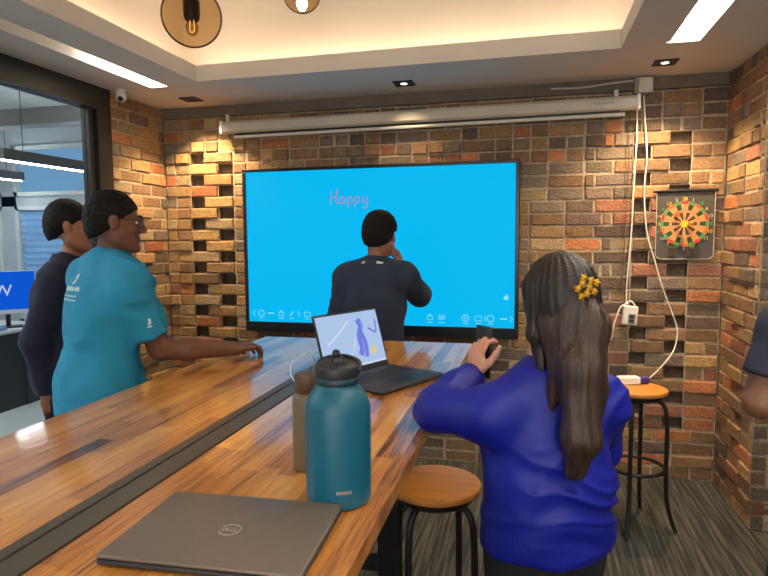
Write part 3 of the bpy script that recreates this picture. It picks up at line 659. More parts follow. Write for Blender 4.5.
# ------------------------------------------------------------------ pendant globes
def pendant(x, y, z, r, lab, lit):
    t = thing('pendant_lamp', lab, 'lamp', (x, y, z), 'glass globe pendants')
    pr = [(r * math.sin(a), -r * math.cos(a)) for a in [k * math.pi / 24 for k in range(0, 22)]]
    obj('glass_globe', MB().lathe([(max(a, 1e-7), b) for a, b in pr], (x, y, z), 40), 'amber', t, smooth=True, angle=180)
    obj('socket', MB().lathe([(.028 * r / .125, -.015), (.034 * r / .125, .0), (.034 * r / .125, .06), (.015, .075), (.012, r * 1.02)], (x, y, z), 24), 'blackmetal', t, smooth=True)
    obj('cap', MB().lathe([(.045, r * .9), (.045, r * .9 + .014), (.012, r * .9 + .03)], (x, y, z), 24), 'blackmetal', t, smooth=True)
    obj('bulb', MB().lathe([(1e-7, -.075), (.014, -.072), (.024, -.055), (.026, -.04), (.016, -.015), (.014, .0)], (x, y, z), 20), emit('bulb_lit', (1, .86, .6, 1), 9.0) if lit else M['amber'], t, smooth=True, angle=180)
    if not lit:
        fb = MB(); fb.tube([(x - .008, y, z - .01), (x - .01, y, z - .055), (x, y, z - .062), (x + .01, y, z - .055), (x + .008, y, z - .01)], .0012, 5)
        obj('filament', fb, emit('filament', (1, .7, .35, 1), 3.0), t)
    obj('cord', MB().tube([(x, y, z + r * .9), (x, y, ZI)], .004, 8), 'black', t)
pendant(-1.355, 2.25, 2.472, .121, 'amber glass globe pendant lamp hanging left with its bulb unlit', False)
pendant(-1.02, 2.62, 2.668, .085, 'small glass globe pendant lamp with a glowing bulb at the top edge', True)

# ------------------------------------------------------------------ table
TX0, TX1, TY0, TY1 = -1.361, -0.272, -0.35, 2.885
G0, G1 = -0.862, -0.766
t = thing('high_table', 'long varnished butcher block bar table with a grey cable strip', 'table', (-.815, 1.2, 0))
obj('tabletop', MB().rbox((TX0, TY0, T - .042), (G0, TY1, T), .004), 'wood', t); obj('tabletop', MB().rbox((G1, TY0, T - .042), (TX1, TY1, T), .004), 'wood', t)
ct = obj('cable_trough', MB().box((G0, TY0 + .002, T - .042), (G1, TY1 - .002, T - .004)), 'black', t)
obj('trough_lid', MB().rbox((G0 + .002, TY0 + .01, T - .006), (G0 + .030, TY1 - .01, T + .0015), .002), 'trough', ct); obj('trough_lid', MB().rbox((G0 + .036, TY0 + .01, T - .006), (G1 - .002, TY1 - .01, T + .0015), .002), 'trough', ct)
for y in (.35, 2.2):
    for x in (-1.1, -.53): obj('leg', MB().rbox((x - .04, y - .04, 0), (x + .04, y + .04, T - .1), .004), 'blackmetal', t)
    obj('cross_beam', MB().rbox((-1.14, y - .03, T - .1), (-.49, y + .03, T - .043), .004), 'blackmetal', t)
obj('stretcher', MB().rbox((-.845, .3, .25), (-.785, 2.25, .3), .004), 'blackmetal', t)
for y in (.35, 2.2): obj('foot_rail', MB().rbox((-1.1, y - .025, .25), (-.53, y + .025, .3), .004), 'blackmetal', t)

# ------------------------------------------------------------------ stools
def make_stool(loc, lab):
    t = thing('bar_stool', lab, 'stool', loc, 'round bar stools')
    k = dict(world=False)
    obj('seat', MB().lathe([(.138, .732), (.15, .738), (.153, .748), (.15, .757), (.142, .76)], n=48), 'seatwood', t, smooth=True, angle=50, **k)
    obj('seat_ring', MB().tube([(.118 * math.cos(a), .118 * math.sin(a), .718) for a in [i * math.pi / 12 for i in range(24)]], .012, 8, True, smooth=False), 'blackmetal', t, smooth=True, **k)
    for i in range(4):
        a = math.pi / 4 + i * math.pi / 2 + .35; c, s = math.cos(a), math.sin(a)
        pr = [(.02, .716), (.06, .712), (.112, .698), (.140, .665), (.149, .60), (.152, .5), (.152, .3), (.162, .16), (.188, .06), (.208, .012)]
        obj('leg', MB().tube([(r * c, r * s, z) for r, z in pr], .0115, 10), 'blackmetal', t, smooth=True, **k)
    obj('foot_ring', MB().tube([(.146 * math.cos(a), .146 * math.sin(a), .33) for a in [i * math.pi / 16 for i in range(32)]], .010, 8, True, smooth=False), 'blackmetal', t, smooth=True, **k)
    obj('hub', MB().lathe([(.04, .7), (.04, .732)], n=24), 'blackmetal', t, **k)
    return t
st = make_stool((-.30, 1.90, 0), 'round wooden bar stool with black legs beside the table edge')
s2 = copy_tree(st); s2.location = (.56, 3.35, 0); s2['label'] = 'round orange wooden bar stool in the brick corner under the dartboard'; s2.rotation_euler.z = .12
t = thing('extension_socket', 'white and blue extension plug lying on the far stool seat', 'plug', (.565, 3.42, .762))
B = basis((.55, 3.425, .782), (.9, .25, 0), (-.25, .9, 0))
obj('socket_body', MB().rbox((-.085, -.03, -.02), (.03, .03, .02), .006, mtx=B), 'white', t)
obj('plug_end', MB().rbox((.03, -.022, -.018), (.085, .022, .018), .008, mtx=B), mat('plug_blue', srgb(58, 50, 120), .5, var=.05), t)

# ------------------------------------------------------------------ things on the table
# closed laptop
lc = V((-.503, .90, T)); ra = math.radians(3.0)
t = thing('laptop', 'closed dark grey laptop lying on the near end of the table', 'laptop', lc, 'laptops on the table')
B = Matrix.Translation(lc) @ Matrix.Rotation(ra, 4, 'Z')
hw_, hd = .171, .122
obj('base', MB().rbox((-hw_, -hd, .003), (hw_, hd, .012), .004, 3, mtx=B), 'lapdark', t)
lidm = MB(); lidm.rbox((-hw_, -hd, .0128), (hw_, hd, .0205), .0035, 3, mtx=B); lid = obj('lid', lidm, 'lapgrey', t, smooth=True)
for x in (-.13, .13):
    for y in (-.1, .1): obj('rubber_foot', MB().lathe([(.008, 0), (.008, .003)], B @ V((x, y, 0)), 12), 'black', t)
obj('port', MB().rbox((hw_ - .004, -.05, .0055), (hw_ + .0006, -.035, .0095), .0008, mtx=B), 'black', t); obj('port', MB().rbox((hw_ - .004, -.02, .0055), (hw_ + .0006, -.008, .0095), .0008, mtx=B), 'black', t)
lb = B @ Matrix.Translation((0.006, -.01, .0207)); rm = MB()
rm.tube([lb @ V((.0185 * math.cos(a), .0185 * math.sin(a), 0)) for a in [math.radians(q_) for q_ in range(-150, 160, 12)]], .0011, 6); obj('round_emblem', rm, 'silver', lid)
em = MB()
for ch, x, rot in (('D', -.0105, 0), ('E', -.0035, 35), ('L', .0045, 0), ('L', .0105, 0)):
    k_ = text_mesh(ch, .0125, lb @ Matrix.Translation((x, 0, 0)) @ Matrix.Rotation(math.radians(rot), 4, 'Z'), .0003); em.add(k_.v, k_.f)
obj('emblem_letters', em, 'silver', lid)
# open laptop
hc = V((-.620, 2.125, T)); u = V((.44, .898, 0)).normalized(); d_ = V((u.y, -u.x, 0))
t = thing('laptop', 'open black laptop with a bright pale blue screen mid table', 'laptop', hc, 'laptops on the table')
B = basis(hc, u, -d_)      # local x along hinge, y away (back), z up
obj('base', MB().rbox((-.175, -.262, .002), (.175, .0, .017), .006, 3, mtx=B), 'lapdark', t, smooth=True)
kb = MB()
for r_ in range(5):
    for c_ in range(14): kb.rbox((-.155 + c_ * .0222, -.05 - r_ * .02 - .016, .0165), (-.155 + c_ * .0222 + .018, -.05 - r_ * .02, .0185), .001, 1, mtx=B)
obj('keyboard', kb, 'keys', t)
obj('touchpad', MB().rbox((-.05, -.245, .0165), (.05, -.175, .0178), .001, 1, mtx=B), 'black', t)
tl = math.radians(17)
Bs = B @ Matrix.Translation((0, .004, .012)) @ Matrix.Rotation(math.pi / 2 - tl, 4, 'X')
lid = obj('lid', MB().rbox((-.175, 0, -.007), (.175, .236, .0), .003, 2, mtx=Bs), 'lapdark', t)
scr2 = obj('screen', MB().rbox((-.167, .022, -.0005), (.167, .228, .0006), .0003, 1, mtx=Bs), 'lapscreen', t)
for pts, r_, m_ in (([(.03, .06), (.045, .09), (.04, .13), (.06, .17), (.05, .2)], .014, 'lapblue'), ([(.06, .05), (.07, .1), (.055, .15)], .01, 'lapblue'), ([(-.13, .12), (-.06, .16), (.0, .2)], .004, 'lapwhite'), ([(-.12, .05), (-.02, .07), (.02, .13)], .003, 'lapwhite'), ([(.09, .06), (.12, .08)], .014, 'lapyel'), ([(.1, .16), (.14, .14), (.15, .19)], .004, 'lapblue')):
    mb_ = MB(); c_ = catmull([V((a, b, 0)) for a, b in pts]); 
    for i in range(len(c_) - 1):
        a, b = c_[i], c_[i + 1]; n_ = V((-(b - a).y, (b - a).x, 0)).normalized() * r_
        mb_.add([Bs @ (a + n_ + V((0, 0, .0009))), Bs @ (a - n_ + V((0, 0, .0009))), Bs @ (b - n_ + V((0, 0, .0009))), Bs @ (b + n_ + V((0, 0, .0009)))], [(0, 1, 2, 3)])
    obj('map_shape', mb_, m_, scr2)
obj('task_bar', MB().rbox((-.167, .022, .0005), (.167, .03, .0009), .0001, 1, mtx=Bs), 'lapwhite', scr2)
obj('camera_dot', MB().sphere(Bs @ V((0, .232, 0)), .0015, 8), 'black', lid)

# big teal bottle
bp_ = V((-.366, 1.092, T)); t = thing('water_bottle', 'large teal insulated water bottle with a black straw lid', 'bottle', bp_, 'bottles on the table')
obj('bottle_body', MB().lathe([(.057, .0), (.063, .004), (.0645, .012), (.0645, .186), (.0632, .196), (.0585, .209), (.051, .221), (.0445, .230), (.0415, .234), (.041, .240)], bp_, 64), 'teal', t, smooth=True, angle=60)
obj('neck_ring', MB().lathe([(.0415, .236), (.0432, .239), (.0432, .247), (.0415, .250)], bp_, 48), 'tealdk', t, smooth=True)
ld = obj('lid', MB().lathe([(.0415, .2495), (.0428, .252), (.0428, .268), (.041, .273), (.032, .279), (.012, .281)], bp_, 48), 'lid', t, smooth=True)
obj('spout', MB().rbox((-.012, -.03, .276), (.012, .012, .291), .005, 3, mtx=Matrix.Translation(bp_) @ Matrix.Rotation(.4, 4, 'Z')), 'lid', ld, smooth=True)
obj('straw_tip', MB().tube([bp_ + V((.0, -.01, .284)), bp_ + V((.006, -.022, .301))], .0075, 12, smooth=False), 'lid', ld, smooth=True)
obj('carry_loop', MB().tube([bp_ + V(q_) for q_ in ((-.0425, 0, .260), (-.038, .018, .276), (0, .030, .283), (.038, .018, .276), (.0425, 0, .260))], .005, 8), 'lid', ld, smooth=True)
av = math.atan2(CAM.y - bp_.y, CAM.x - bp_.x) + .15; lm = MB()
for k in range(7):
    a = av + (k - 3) * .068
    pq = lambda da, z: bp_ + V((.0648 * math.cos(a + da), .0648 * math.sin(a + da), z))
    lm.tube([pq(-.018, .036), pq(-.012, .042), pq(.0, .036), pq(.01, .042), pq(.018, .036)], .0008, 5)
obj('maker_mark', lm, 'silver', t)
# taupe bottle
bq = V((-.482, 1.232, T)); t = thing('water_bottle', 'slim taupe flask with brown lid and wire loop behind the teal bottle', 'bottle', bq, 'bottles on the table')
obj('bottle_body', MB().lathe([(.033, 0), (.0365, .004), (.0365, .160), (.034, .170), (.027, .176)], bq, 40), 'taupe', t, smooth=True, angle=60)
ld = obj('lid', MB().lathe([(.0262, .175), (.0285, .178), (.031, .212), (.029, .218), (.012, .219)], bq, 32), 'brownlid', t, smooth=True)
obj('wire_loop', MB().tube([bq + V(q_) for q_ in ((-.029, -.008, .198), (-.038, -.010, .220), (-.034, -.008, .242), (-.012, 0, .254), (.006, .004, .265), (.014, .004, .242), (.01, .004, .218))], .0015, 8), 'wire', ld, smooth=True)

# ------------------------------------------------------------------ people: smooth-blended solids -> one surface
class Solid:
    def __init__(s): s.p = []
    def cone(s, a, b, ra, rb, k=.02, clip=None, op='u'): s.p.append(('c', np.array(a, float), np.array(b, float), ra, rb, k, clip, op)); return s
    def ell(s, c, ax, rad, k=.02, clip=None, op='u'): s.p.append(('e', np.array(c, float), np.array([list(q) for q in ax], float), np.array(rad, float), k, clip, op)); return s
    def grow(s, d):
        o = Solid()
        for q in s.p:
            o.p.append(('c', q[1], q[2], q[3] + d, q[4] + d, q[5], q[6], q[7]) if q[0] == 'c' else ('e', q[1], q[2], q[3] + d, q[4], q[5], q[6]))
        return o
    def mesh(s, h):
        lo, hi = np.full(3, 1e9), np.full(3, -1e9); bb = []
        for q in s.p:
            if q[0] == 'c': r = max(q[3], q[4]); a = np.minimum(q[1], q[2]) - r; b = np.maximum(q[1], q[2]) + r
            else: e_ = np.sqrt(((q[2] * q[3][:, None]) ** 2).sum(0)); a = q[1] - e_; b = q[1] + e_
            bb.append((a, b))
            if q[-1] == 'u': lo = np.minimum(lo, a); hi = np.maximum(hi, b)
        lo -= 3 * h; hi += 3 * h; n = np.ceil((hi - lo) / h).astype(int) + 1
        F = np.full(n, 0.3, np.float32)
        for q, (a, b) in zip(s.p, bb):
            k = q[5] if q[0] == 'c' else q[4]; clip = q[-2]
            i0 = np.clip(np.floor((a - k - 2 * h - lo) / h).astype(int), 0, n); i1 = np.clip(np.ceil((b + k + 2 * h - lo) / h).astype(int) + 1, 0, n)
            if (i1 <= i0).any(): continue
            sl = tuple(slice(x, y) for x, y in zip(i0, i1))
            X, Y, Z = np.meshgrid(*[(lo[j] + h * np.arange(i0[j], i1[j])).astype(np.float32) for j in range(3)], indexing='ij', sparse=True)
            if q[0] == 'c':
                A, Bq = q[1], q[2]; ba = Bq - A; L2 = max(1e-9, ba @ ba)
                tt = np.clip(((X - A[0]) * ba[0] + (Y - A[1]) * ba[1] + (Z - A[2]) * ba[2]) / L2, 0, 1)
                d = np.sqrt((X - A[0] - tt * ba[0]) ** 2 + (Y - A[1] - tt * ba[1]) ** 2 + (Z - A[2] - tt * ba[2]) ** 2) - (q[3] + (q[4] - q[3]) * tt)
            else:
                k0 = 0; k1 = 0
                for ax, r in zip(q[2], q[3]):
                    pr = (X - q[1][0]) * ax[0] + (Y - q[1][1]) * ax[1] + (Z - q[1][2]) * ax[2]
                    k0 = k0 + (pr / r) ** 2; k1 = k1 + (pr / r ** 2) ** 2
                k0 = np.sqrt(k0); k1 = np.sqrt(k1) + 1e-9; d = k0 * (k0 - 1) / k1
            if clip is not None:
                for (nn, pp) in clip: d = np.maximum(d, (X - pp[0]) * nn[0] + (Y - pp[1]) * nn[1] + (Z - pp[2]) * nn[2])
            f = F[sl]
            if q[-1] == 'u':
                hh = np.clip(.5 + .5 * (f - d) / k, 0, 1); F[sl] = f + (d - f) * hh - k * hh * (1 - hh)
            else:
                hh = np.clip(.5 - .5 * (f + d) / k, 0, 1); F[sl] = f + (-d - f) * hh + k * hh * (1 - hh)
        return nets(F, lo, h)

def nets(F, lo, h):
    nx, ny, nz = F.shape; S = F < 0
    c = [S[i:nx - 1 + i, j:ny - 1 + j, k:nz - 1 + k] for i in (0, 1) for j in (0, 1) for k in (0, 1)]
    cnt = sum(x.astype(np.uint8) for x in c); act = (cnt > 0) & (cnt < 8); ci = np.argwhere(act)
    idx = np.full(act.shape, -1, np.int32); idx[act] = np.arange(len(ci))
    acc = np.zeros((len(ci), 3)); w_ = np.zeros(len(ci)); cs = [(i, j, k) for i in (0, 1) for j in (0, 1) for k in (0, 1)]
    val = {q: F[ci[:, 0] + q[0], ci[:, 1] + q[1], ci[:, 2] + q[2]].astype(float) for q in cs}
    for a in cs:
        for ax in range(3):
            if a[ax]: continue
            b = list(a); b[ax] = 1; b = tuple(b); va, vb = val[a], val[b]; m = (va < 0) != (vb < 0)
            t_ = np.where(m, va / np.where(m, va - vb, 1), 0); p = np.array(a, float)[None].repeat(len(ci), 0); p[:, ax] += t_
            acc[m] += p[m]; w_[m] += 1
    v = lo + h * (ci + acc / w_[:, None]); fs = []
    for ax in range(3):
        sl0 = [slice(1, -1)] * 3; sl1 = [slice(1, -1)] * 3; sl0[ax] = slice(0, -1); sl1[ax] = slice(1, None)
        A, Bq = S[tuple(sl0)], S[tuple(sl1)]; off = np.array([1, 1, 1]); off[ax] = 0
        u_, w2 = [(1, 2), (2, 0), (0, 1)][ax]
        for m, flip in ((A & ~Bq, False), (~A & Bq, True)):
            e_ = np.argwhere(m) + off
            if not len(e_): continue
            q = []
            for du, dw in ((-1, -1), (0, -1), (0, 0), (-1, 0)):
                p = e_.copy(); p[:, u_] += du; p[:, w2] += dw; q.append(idx[p[:, 0], p[:, 1], p[:, 2]])
            q = np.stack(q, 1); fs.append(q[:, ::-1] if flip else q)
    return v, np.concatenate(fs)

def solid_obj(name, solid, h, m, parent, disp=None, relax=1):
    v, f = solid.mesh(h)
    # light relaxation of the surface
    for _ in range(relax):
        acc = np.zeros_like(v); cn = np.zeros(len(v))
        for a, b in ((0, 1), (1, 2), (2, 3), (3, 0)):
            np.add.at(acc, f[:, a], v[f[:, b]]); np.add.at(acc, f[:, b], v[f[:, a]]); np.add.at(cn, f[:, a], 1); np.add.at(cn, f[:, b], 1)
        v = v * .5 + .5 * acc / np.maximum(cn, 1)[:, None]
    me = bpy.data.meshes.new(name); me.vertices.add(len(v)); me.loops.add(f.size); me.polygons.add(len(f))
    off = np.array(parent.matrix_basis.translation)
    me.vertices.foreach_set('co', (v - off).astype(np.float32).ravel()); me.loops.foreach_set('vertex_index', f.astype(np.int32).ravel())
    me.polygons.foreach_set('loop_start', np.arange(0, f.size, 4, dtype=np.int32)); me.update(calc_edges=True); me.validate()
    if disp:
        nn = np.zeros(len(v) * 3, np.float32); me.vertices.foreach_get('normal', nn); nn = nn.reshape(-1, 3)
        dd = np.array([disp(V(p)) for p in v]); me.vertices.foreach_set('co', (v - off + nn * dd[:, None]).astype(np.float32).ravel()); me.update()
    me.polygons.foreach_set('use_smooth', [True] * len(me.polygons)); me.materials.append(M[m] if isinstance(m, str) else m)
    o = bpy.data.objects.new(name, me); COL.objects.link(o); o.parent = parent; return o

def nz(v): return V(v).normalized()
UP = V((0, 0, 1))

def hand(s, w_, d, pn, th, curl=(.3, .35, .3), size=1.0, thumb=.6):
    """wrist w_, finger direction d, palm-facing normal pn, thumb side th"""
    d = nz(d); pn = nz(V(pn) - d * V(pn).dot(d)); th = nz(V(th) - d * V(th).dot(d) - pn * V(th).dot(pn)); w_ = V(w_)
    s.ell(w_ + d * .045 * size, (d, th, pn), (.054 * size, .041 * size, .017 * size), .012)
    for i, (ln, off) in enumerate(((.068, .031), (.078, .0105), (.072, -.0105), (.054, -.031))):
        p = w_ + d * (.083 - abs(off - .01) * .25) * size + th * off * size; dirn = nz(d + th * off * 2.2); r = (.0092, .0094, .009, .008)[i] * size
        ax = dirn.cross(pn)
        for j, fr in enumerate((.45, .31, .24)):
            dirn = (Matrix.Rotation(curl[j] * (1 + .12 * i), 3, ax) @ dirn); q = p + dirn * ln * fr * size
            s.cone(p, q, r, r * .9, .004); p = q; r *= .9
    p = w_ + d * .022 * size + th * .028 * size + pn * .006 * size; dr = nz(d * .75 + th * .75 + pn * .25)
    for j, ln in enumerate((.036, .03, .026)):
        q = p + dr * ln * size; s.cone(p, q, (.014, .0115, .0098)[j] * size, (.0118, .0098, .0085)[j] * size, .008); p = q
        dr = nz(dr + (d * .8 + pn * .35 - th * .55) * thumb)

def head_solid(s, c, hf, hs=1.0, female=False):
    hf = nz(hf); hr = hf.cross(UP).normalized(); hu = hr.cross(hf).normalized(); c = V(c)
    P_ = lambda r, f, u: c + (hr * r + hf * f + hu * u) * hs
    ax = (hr, hf, hu); E = lambda p, rad, k=.02, op='u': s.ell(p, ax, [q * hs for q in rad], k * hs, None, op)
    C = lambda a, b, ra, rb, k=.012: s.cone(a, b, ra * hs, rb * hs, k * hs)
    E(P_(0, -.012, .024), (.074, .094, .088), .03)
    E(P_(0, .03, -.035), (.06, .062, .082), .03)
    jw = .044 if female else .05
    for sg in (-1, 1):
        C(P_(sg * jw, .005, -.068), P_(sg * .012, .074, -.102), .022, .018, .025)
        E(P_(sg * .037, .066, -.026), (.02, .02, .018), .015)                    # cheek
        C(P_(sg * .012, .09, .022), P_(sg * .042, .074, .024), .010, .008, .012)  # brow
        E(P_(sg * .013, .098, -.034), (.008, .010, .007), .006)                  # nostril wing
        E(P_(sg * .033, .096, .004), (.017, .016, .012), .010, 's')              # eye socket
        E(P_(sg * .0765, -.006, -.008), (.009, .019, .031), .006); E(P_(sg * .084, .004, -.004), (.007, .009, .016), .005, 's'); E(P_(sg * .079, -.012, .004), (.007, .017, .024), .004)
    for sg in (-1, 1):
        s.ell(P_(sg * .032, .0725, .004), ax, [q * hs for q in (.0165, .0150, .0140)], .002, [(-hu, P_(0, 0, .0085))]); s.ell(P_(sg * .032, .0725, .004), ax, [q * hs for q in (.0165, .0145, .0135)], .002, [(hu, P_(0, 0, -.0025))])
    C(P_(0, .092, .012), P_(0, .110, -.028), .0085, .0125, .010)                 # nose
    C(P_(-.018, .089, -.058), P_(.018, .089, -.058), .0065, .0065, .006); C(P_(-.015, .088, -.070), P_(.015, .088, -.070), .0075, .0075, .006)
    E(P_(0, .078, -.100), (.022, .018, .016), .012)                              # chin
    return P_, ax

def face_bits(t, P_, hs, hf, iris, browm):
    hf = nz(hf)
    for sg in (-1, 1):
        e_ = obj('eye', MB().sphere(P_(sg * .032, .0725, .004), .0125 * hs, 16), 'eyewhite', t, smooth=True, angle=180)
        p = P_(sg * .032, .0725, .004) + hf * .0095 * hs
        obj('iris', MB().sphere(p, .0056 * hs, 12), iris, e_, smooth=True, angle=180)
        obj('eyebrow', MB().tube([P_(sg * .016, .0985, .026), P_(sg * .032, .094, .031), P_(sg * .046, .082, .026)], .003 * hs, 6), browm, t)

M['eyewhite'] = mat('eye_white', srgb(222, 216, 208), .2, var=.02); M['iris'] = mat('iris_dark', srgb(36, 22, 16), .15, var=.1)
def skin(name, c): return mat(name, srgb(*c), .5, var=.07, vscale=14, bump=.15, bscale=260, sss=.12)
M['hairblack'] = mat('black_hair', srgb(15, 12, 11), .6, var=.35, vscale=120, bump=.9, bscale=170, spec=.2)

def body_solid(J, s=1.0, fem=False):
    """skeleton dict -> torso and limb solids. J: fwd, hip, chest, neck, head(base), SL,EL,WL, SR,ER,WR, KL,AL,KR,AR"""
    b = Solid(); f = nz(J['fwd']); r = f.cross(UP).normalized(); ax = (r, f, UP); hip, ch, nk = V(J['hip']), V(J['chest']), V(J['neck'])
    wy = 0.9 if fem else 1.0
    b.ell(hip, ax, (.158 * s, .108 * s, .125 * s), .05); b.ell(hip.lerp(ch, .5), ax, (.135 * s * wy, .098 * s, .16 * s), .05); b.ell(ch, ax, (.155 * s * wy, .108 * s, .175 * s), .05)
    if fem:
        for sg in (-1, 1): b.ell(ch + f * .075 + r * sg * .07 - UP * .02, ax, (.06, .055, .06), .03)
    for sd in 'LR':
        S = V(J['S' + sd]); b.cone(nk - UP * .075 * s, S, .066 * s, .052 * s, .045); b.cone(nk + UP * .0, S.lerp(nk, .25) + UP * .012, .045 * s, .042 * s, .04)
    b.cone(nk - UP * .05, V(J['head']), .056 * s * (.86 if fem else 1), .052 * s * (.86 if fem else 1), .03)
    return b, f, r, ax
def arm_solid(b, J, sd, s=1.0, clip_at=None):
    S, E, Wq = V(J['S' + sd]), V(J['E' + sd]), V(J['W' + sd])
    b.cone(S, E, .050 * s, .040 * s, .03); b.ell(S.lerp(E, .45), [nz(E - S), nz(E - S).orthogonal().normalized(), nz(E - S).cross(nz(E - S).orthogonal()).normalized()], (.1 * s, .047 * s, .047 * s), .03)
    b.cone(E, E.lerp(Wq, .35), .040 * s, .041 * s, .02); b.cone(E.lerp(Wq, .35), Wq, .041 * s, .0265 * s, .02)
def leg_solid(b, J, sd, s=1.0, g=0.0, foot=True):
    f = nz(J['fwd']); r = f.cross(UP).normalized(); hj = V(J['hip']) + r * (.085 * s) * (1 if sd == 'R' else -1) - UP * .05; K, A = V(J['K' + sd]), V(J['A' + sd])
    b.cone(hj, K, .088 * s + g, .056 * s + g * 1.1, .04); b.cone(K, A, .054 * s + g * 1.1, .038 * s + g * 1.2, .03); b.ell(K.lerp(A, .3) - f * .015, (r, f, UP), (.05 * s + g, .055 * s + g, .11 * s), .03)
    if foot: b.cone(A - UP * .035 - f * .02, A + f * .15 - UP * .055, .036, .03, .02)
def shoes(t, J, m):
    f = nz(J['fwd'])
    for sd in 'LR':
        A = V(J['A' + sd]); g = Solid(); z0 = A.z - .085
        cl = [((0, 0, -1), (0, 0, z0))]
        g.cone((A - f * .035 - UP * .04), (A + f * .02 - UP * .035), .046, .05, .02, cl); g.cone(A + f * .03 - UP * .045, A + f * .15 - UP * .058, .046, .04, .02, cl); g.cone(A + f * .1 - UP * .058, A + f * .175 - UP * .062, .042, .032, .02, cl)
        solid_obj('shoe', g, .006, m, t)
def legs_for(J, s, spread=.09, back=.0, L=None):
    f = nz(J['fwd']); r = f.cross(UP).normalized(); hip = V(J['hip'])
    for sd, sg in (('L', -1), ('R', 1)):
        base = V((hip.x, hip.y, 0)) + r * sg * spread + f * (.04 if sd == 'R' else -.02)
        J['A' + sd] = base + UP * .088; J['K' + sd] = V((hip.x, hip.y, 0)) + r * sg * spread * .98 + UP * (hip.z * .53) + f * .03
def folds(amp, dirv, freq, seed):
    dv = nz(dirv)
    def fn(p):
        q = p + V((seed, seed * .7, -seed)); w_ = mnoise.noise(q * 6) * .7
        a = mnoise.noise(V((q.dot(dv) * freq + w_ * 2.2, q.x * 3, q.y * 3 + q.z * 1.5))); b_ = mnoise.noise(q * 11)
        return amp * ((1 - abs(a) * 2.2) * .75 + b_ * .5)
    return fn
def curls(amp, fr):
    return lambda p: amp * (mnoise.noise(p * fr) + .5 * mnoise.noise(p * fr * 2.3))
def male_hair(t, P_, ax, hs, amp=.004, top=.0, fade=.0, h=.0045, full=.0):
    g = Solid(); hr, hf, hu = [V(a) for a in ax]
    n1 = nz(hu * -1 + hf * .74); cl = [(n1, P_(0, .0, -.004))]
    g.ell(P_(0, -.016, .032 + top * .3), ax, ((.0815 + full) * hs, (.101 + full * .6) * hs, (.091 + top) * hs), .015, cl)
    g.ell(P_(0, -.058, -.015), ax, ((.068 - fade) * hs, .056 * hs, .078 * hs), .03, [(n1, P_(0, .0, -.004)), ((-hu), P_(0, 0, -.110))])
    for sg in (-1, 1): g.ell(P_(sg * .088, .004, -.012), ax, (.016 * hs, .026 * hs, .036 * hs), .006, None, 's')
    return solid_obj('hair', g, h, 'hairblack', t, curls(amp, 85))
def collar(t, nk, f, m, r0=.068, hgt=.035, lean=.02, name='collar'):
    r = f.cross(UP).normalized(); mb_ = MB(); n = 40; vs = []
    prof = [(0, -.02), (.0, .0), (-.004, hgt), (.004, hgt + .002), (.013, hgt * .4), (.016, -.02)]
    for i in range(n):
        a = 2 * math.pi * i / n; dx, dy = math.cos(a), math.sin(a); dip = -.022 * max(0, dy) ** 2 + .008 * max(0, -dy)
        for dr, z in prof: vs.append(nk + r * dx * (r0 + dr) + f * dy * (r0 * .96 + dr) + UP * (z + dip) + f * lean * (z / max(hgt, .01)) * .4)
    k = len(prof); mb_.add(vs, [(i * k + j, ((i + 1) % n) * k + j, ((i + 1) % n) * k + (j + 1) % k, i * k + (j + 1) % k) for i in range(n) for j in range(k)])
    return obj(name, mb_, m, t, smooth=True, angle=70)

def surf_marks(target, mb_src, mtx, m, name, parent, lift=.0016):
    """drapes flat strokes (given in a local plane) onto a garment by ray cast along -local z"""
    bpy.context.view_layer.update(); inv = target.matrix_world.inverted(); vs = []
    dz = (mtx.to_3x3() @ V((0, 0, -1))).normalized()
    for p in mb_src.v:
        q = mtx @ V(p); ok, loc, no, _ = target.ray_cast(inv @ q, inv.to_3x3() @ dz)
        vs.append((target.matrix_world @ loc) - dz * lift if ok else q)
    mb2 = MB(); mb2.v = [tuple(q) for q in vs]; mb2.f = mb_src.f; mb2.m = mb_src.m
    off = target.matrix_basis.translation
    return obj(name, mb2, m, parent)
def flat_stroke(mb_, pts, w_):
    c = catmull([V((a, b, 0)) for a, b in pts], k=4)
    for i in range(len(c) - 1):
        d = (c[i + 1] - c[i]); n_ = V((-d.y, d.x, 0)).normalized() * w_
        mb_.add([c[i] + n_, c[i] - n_, c[i + 1] - n_, c[i + 1] + n_], [(0, 1, 2, 3)])

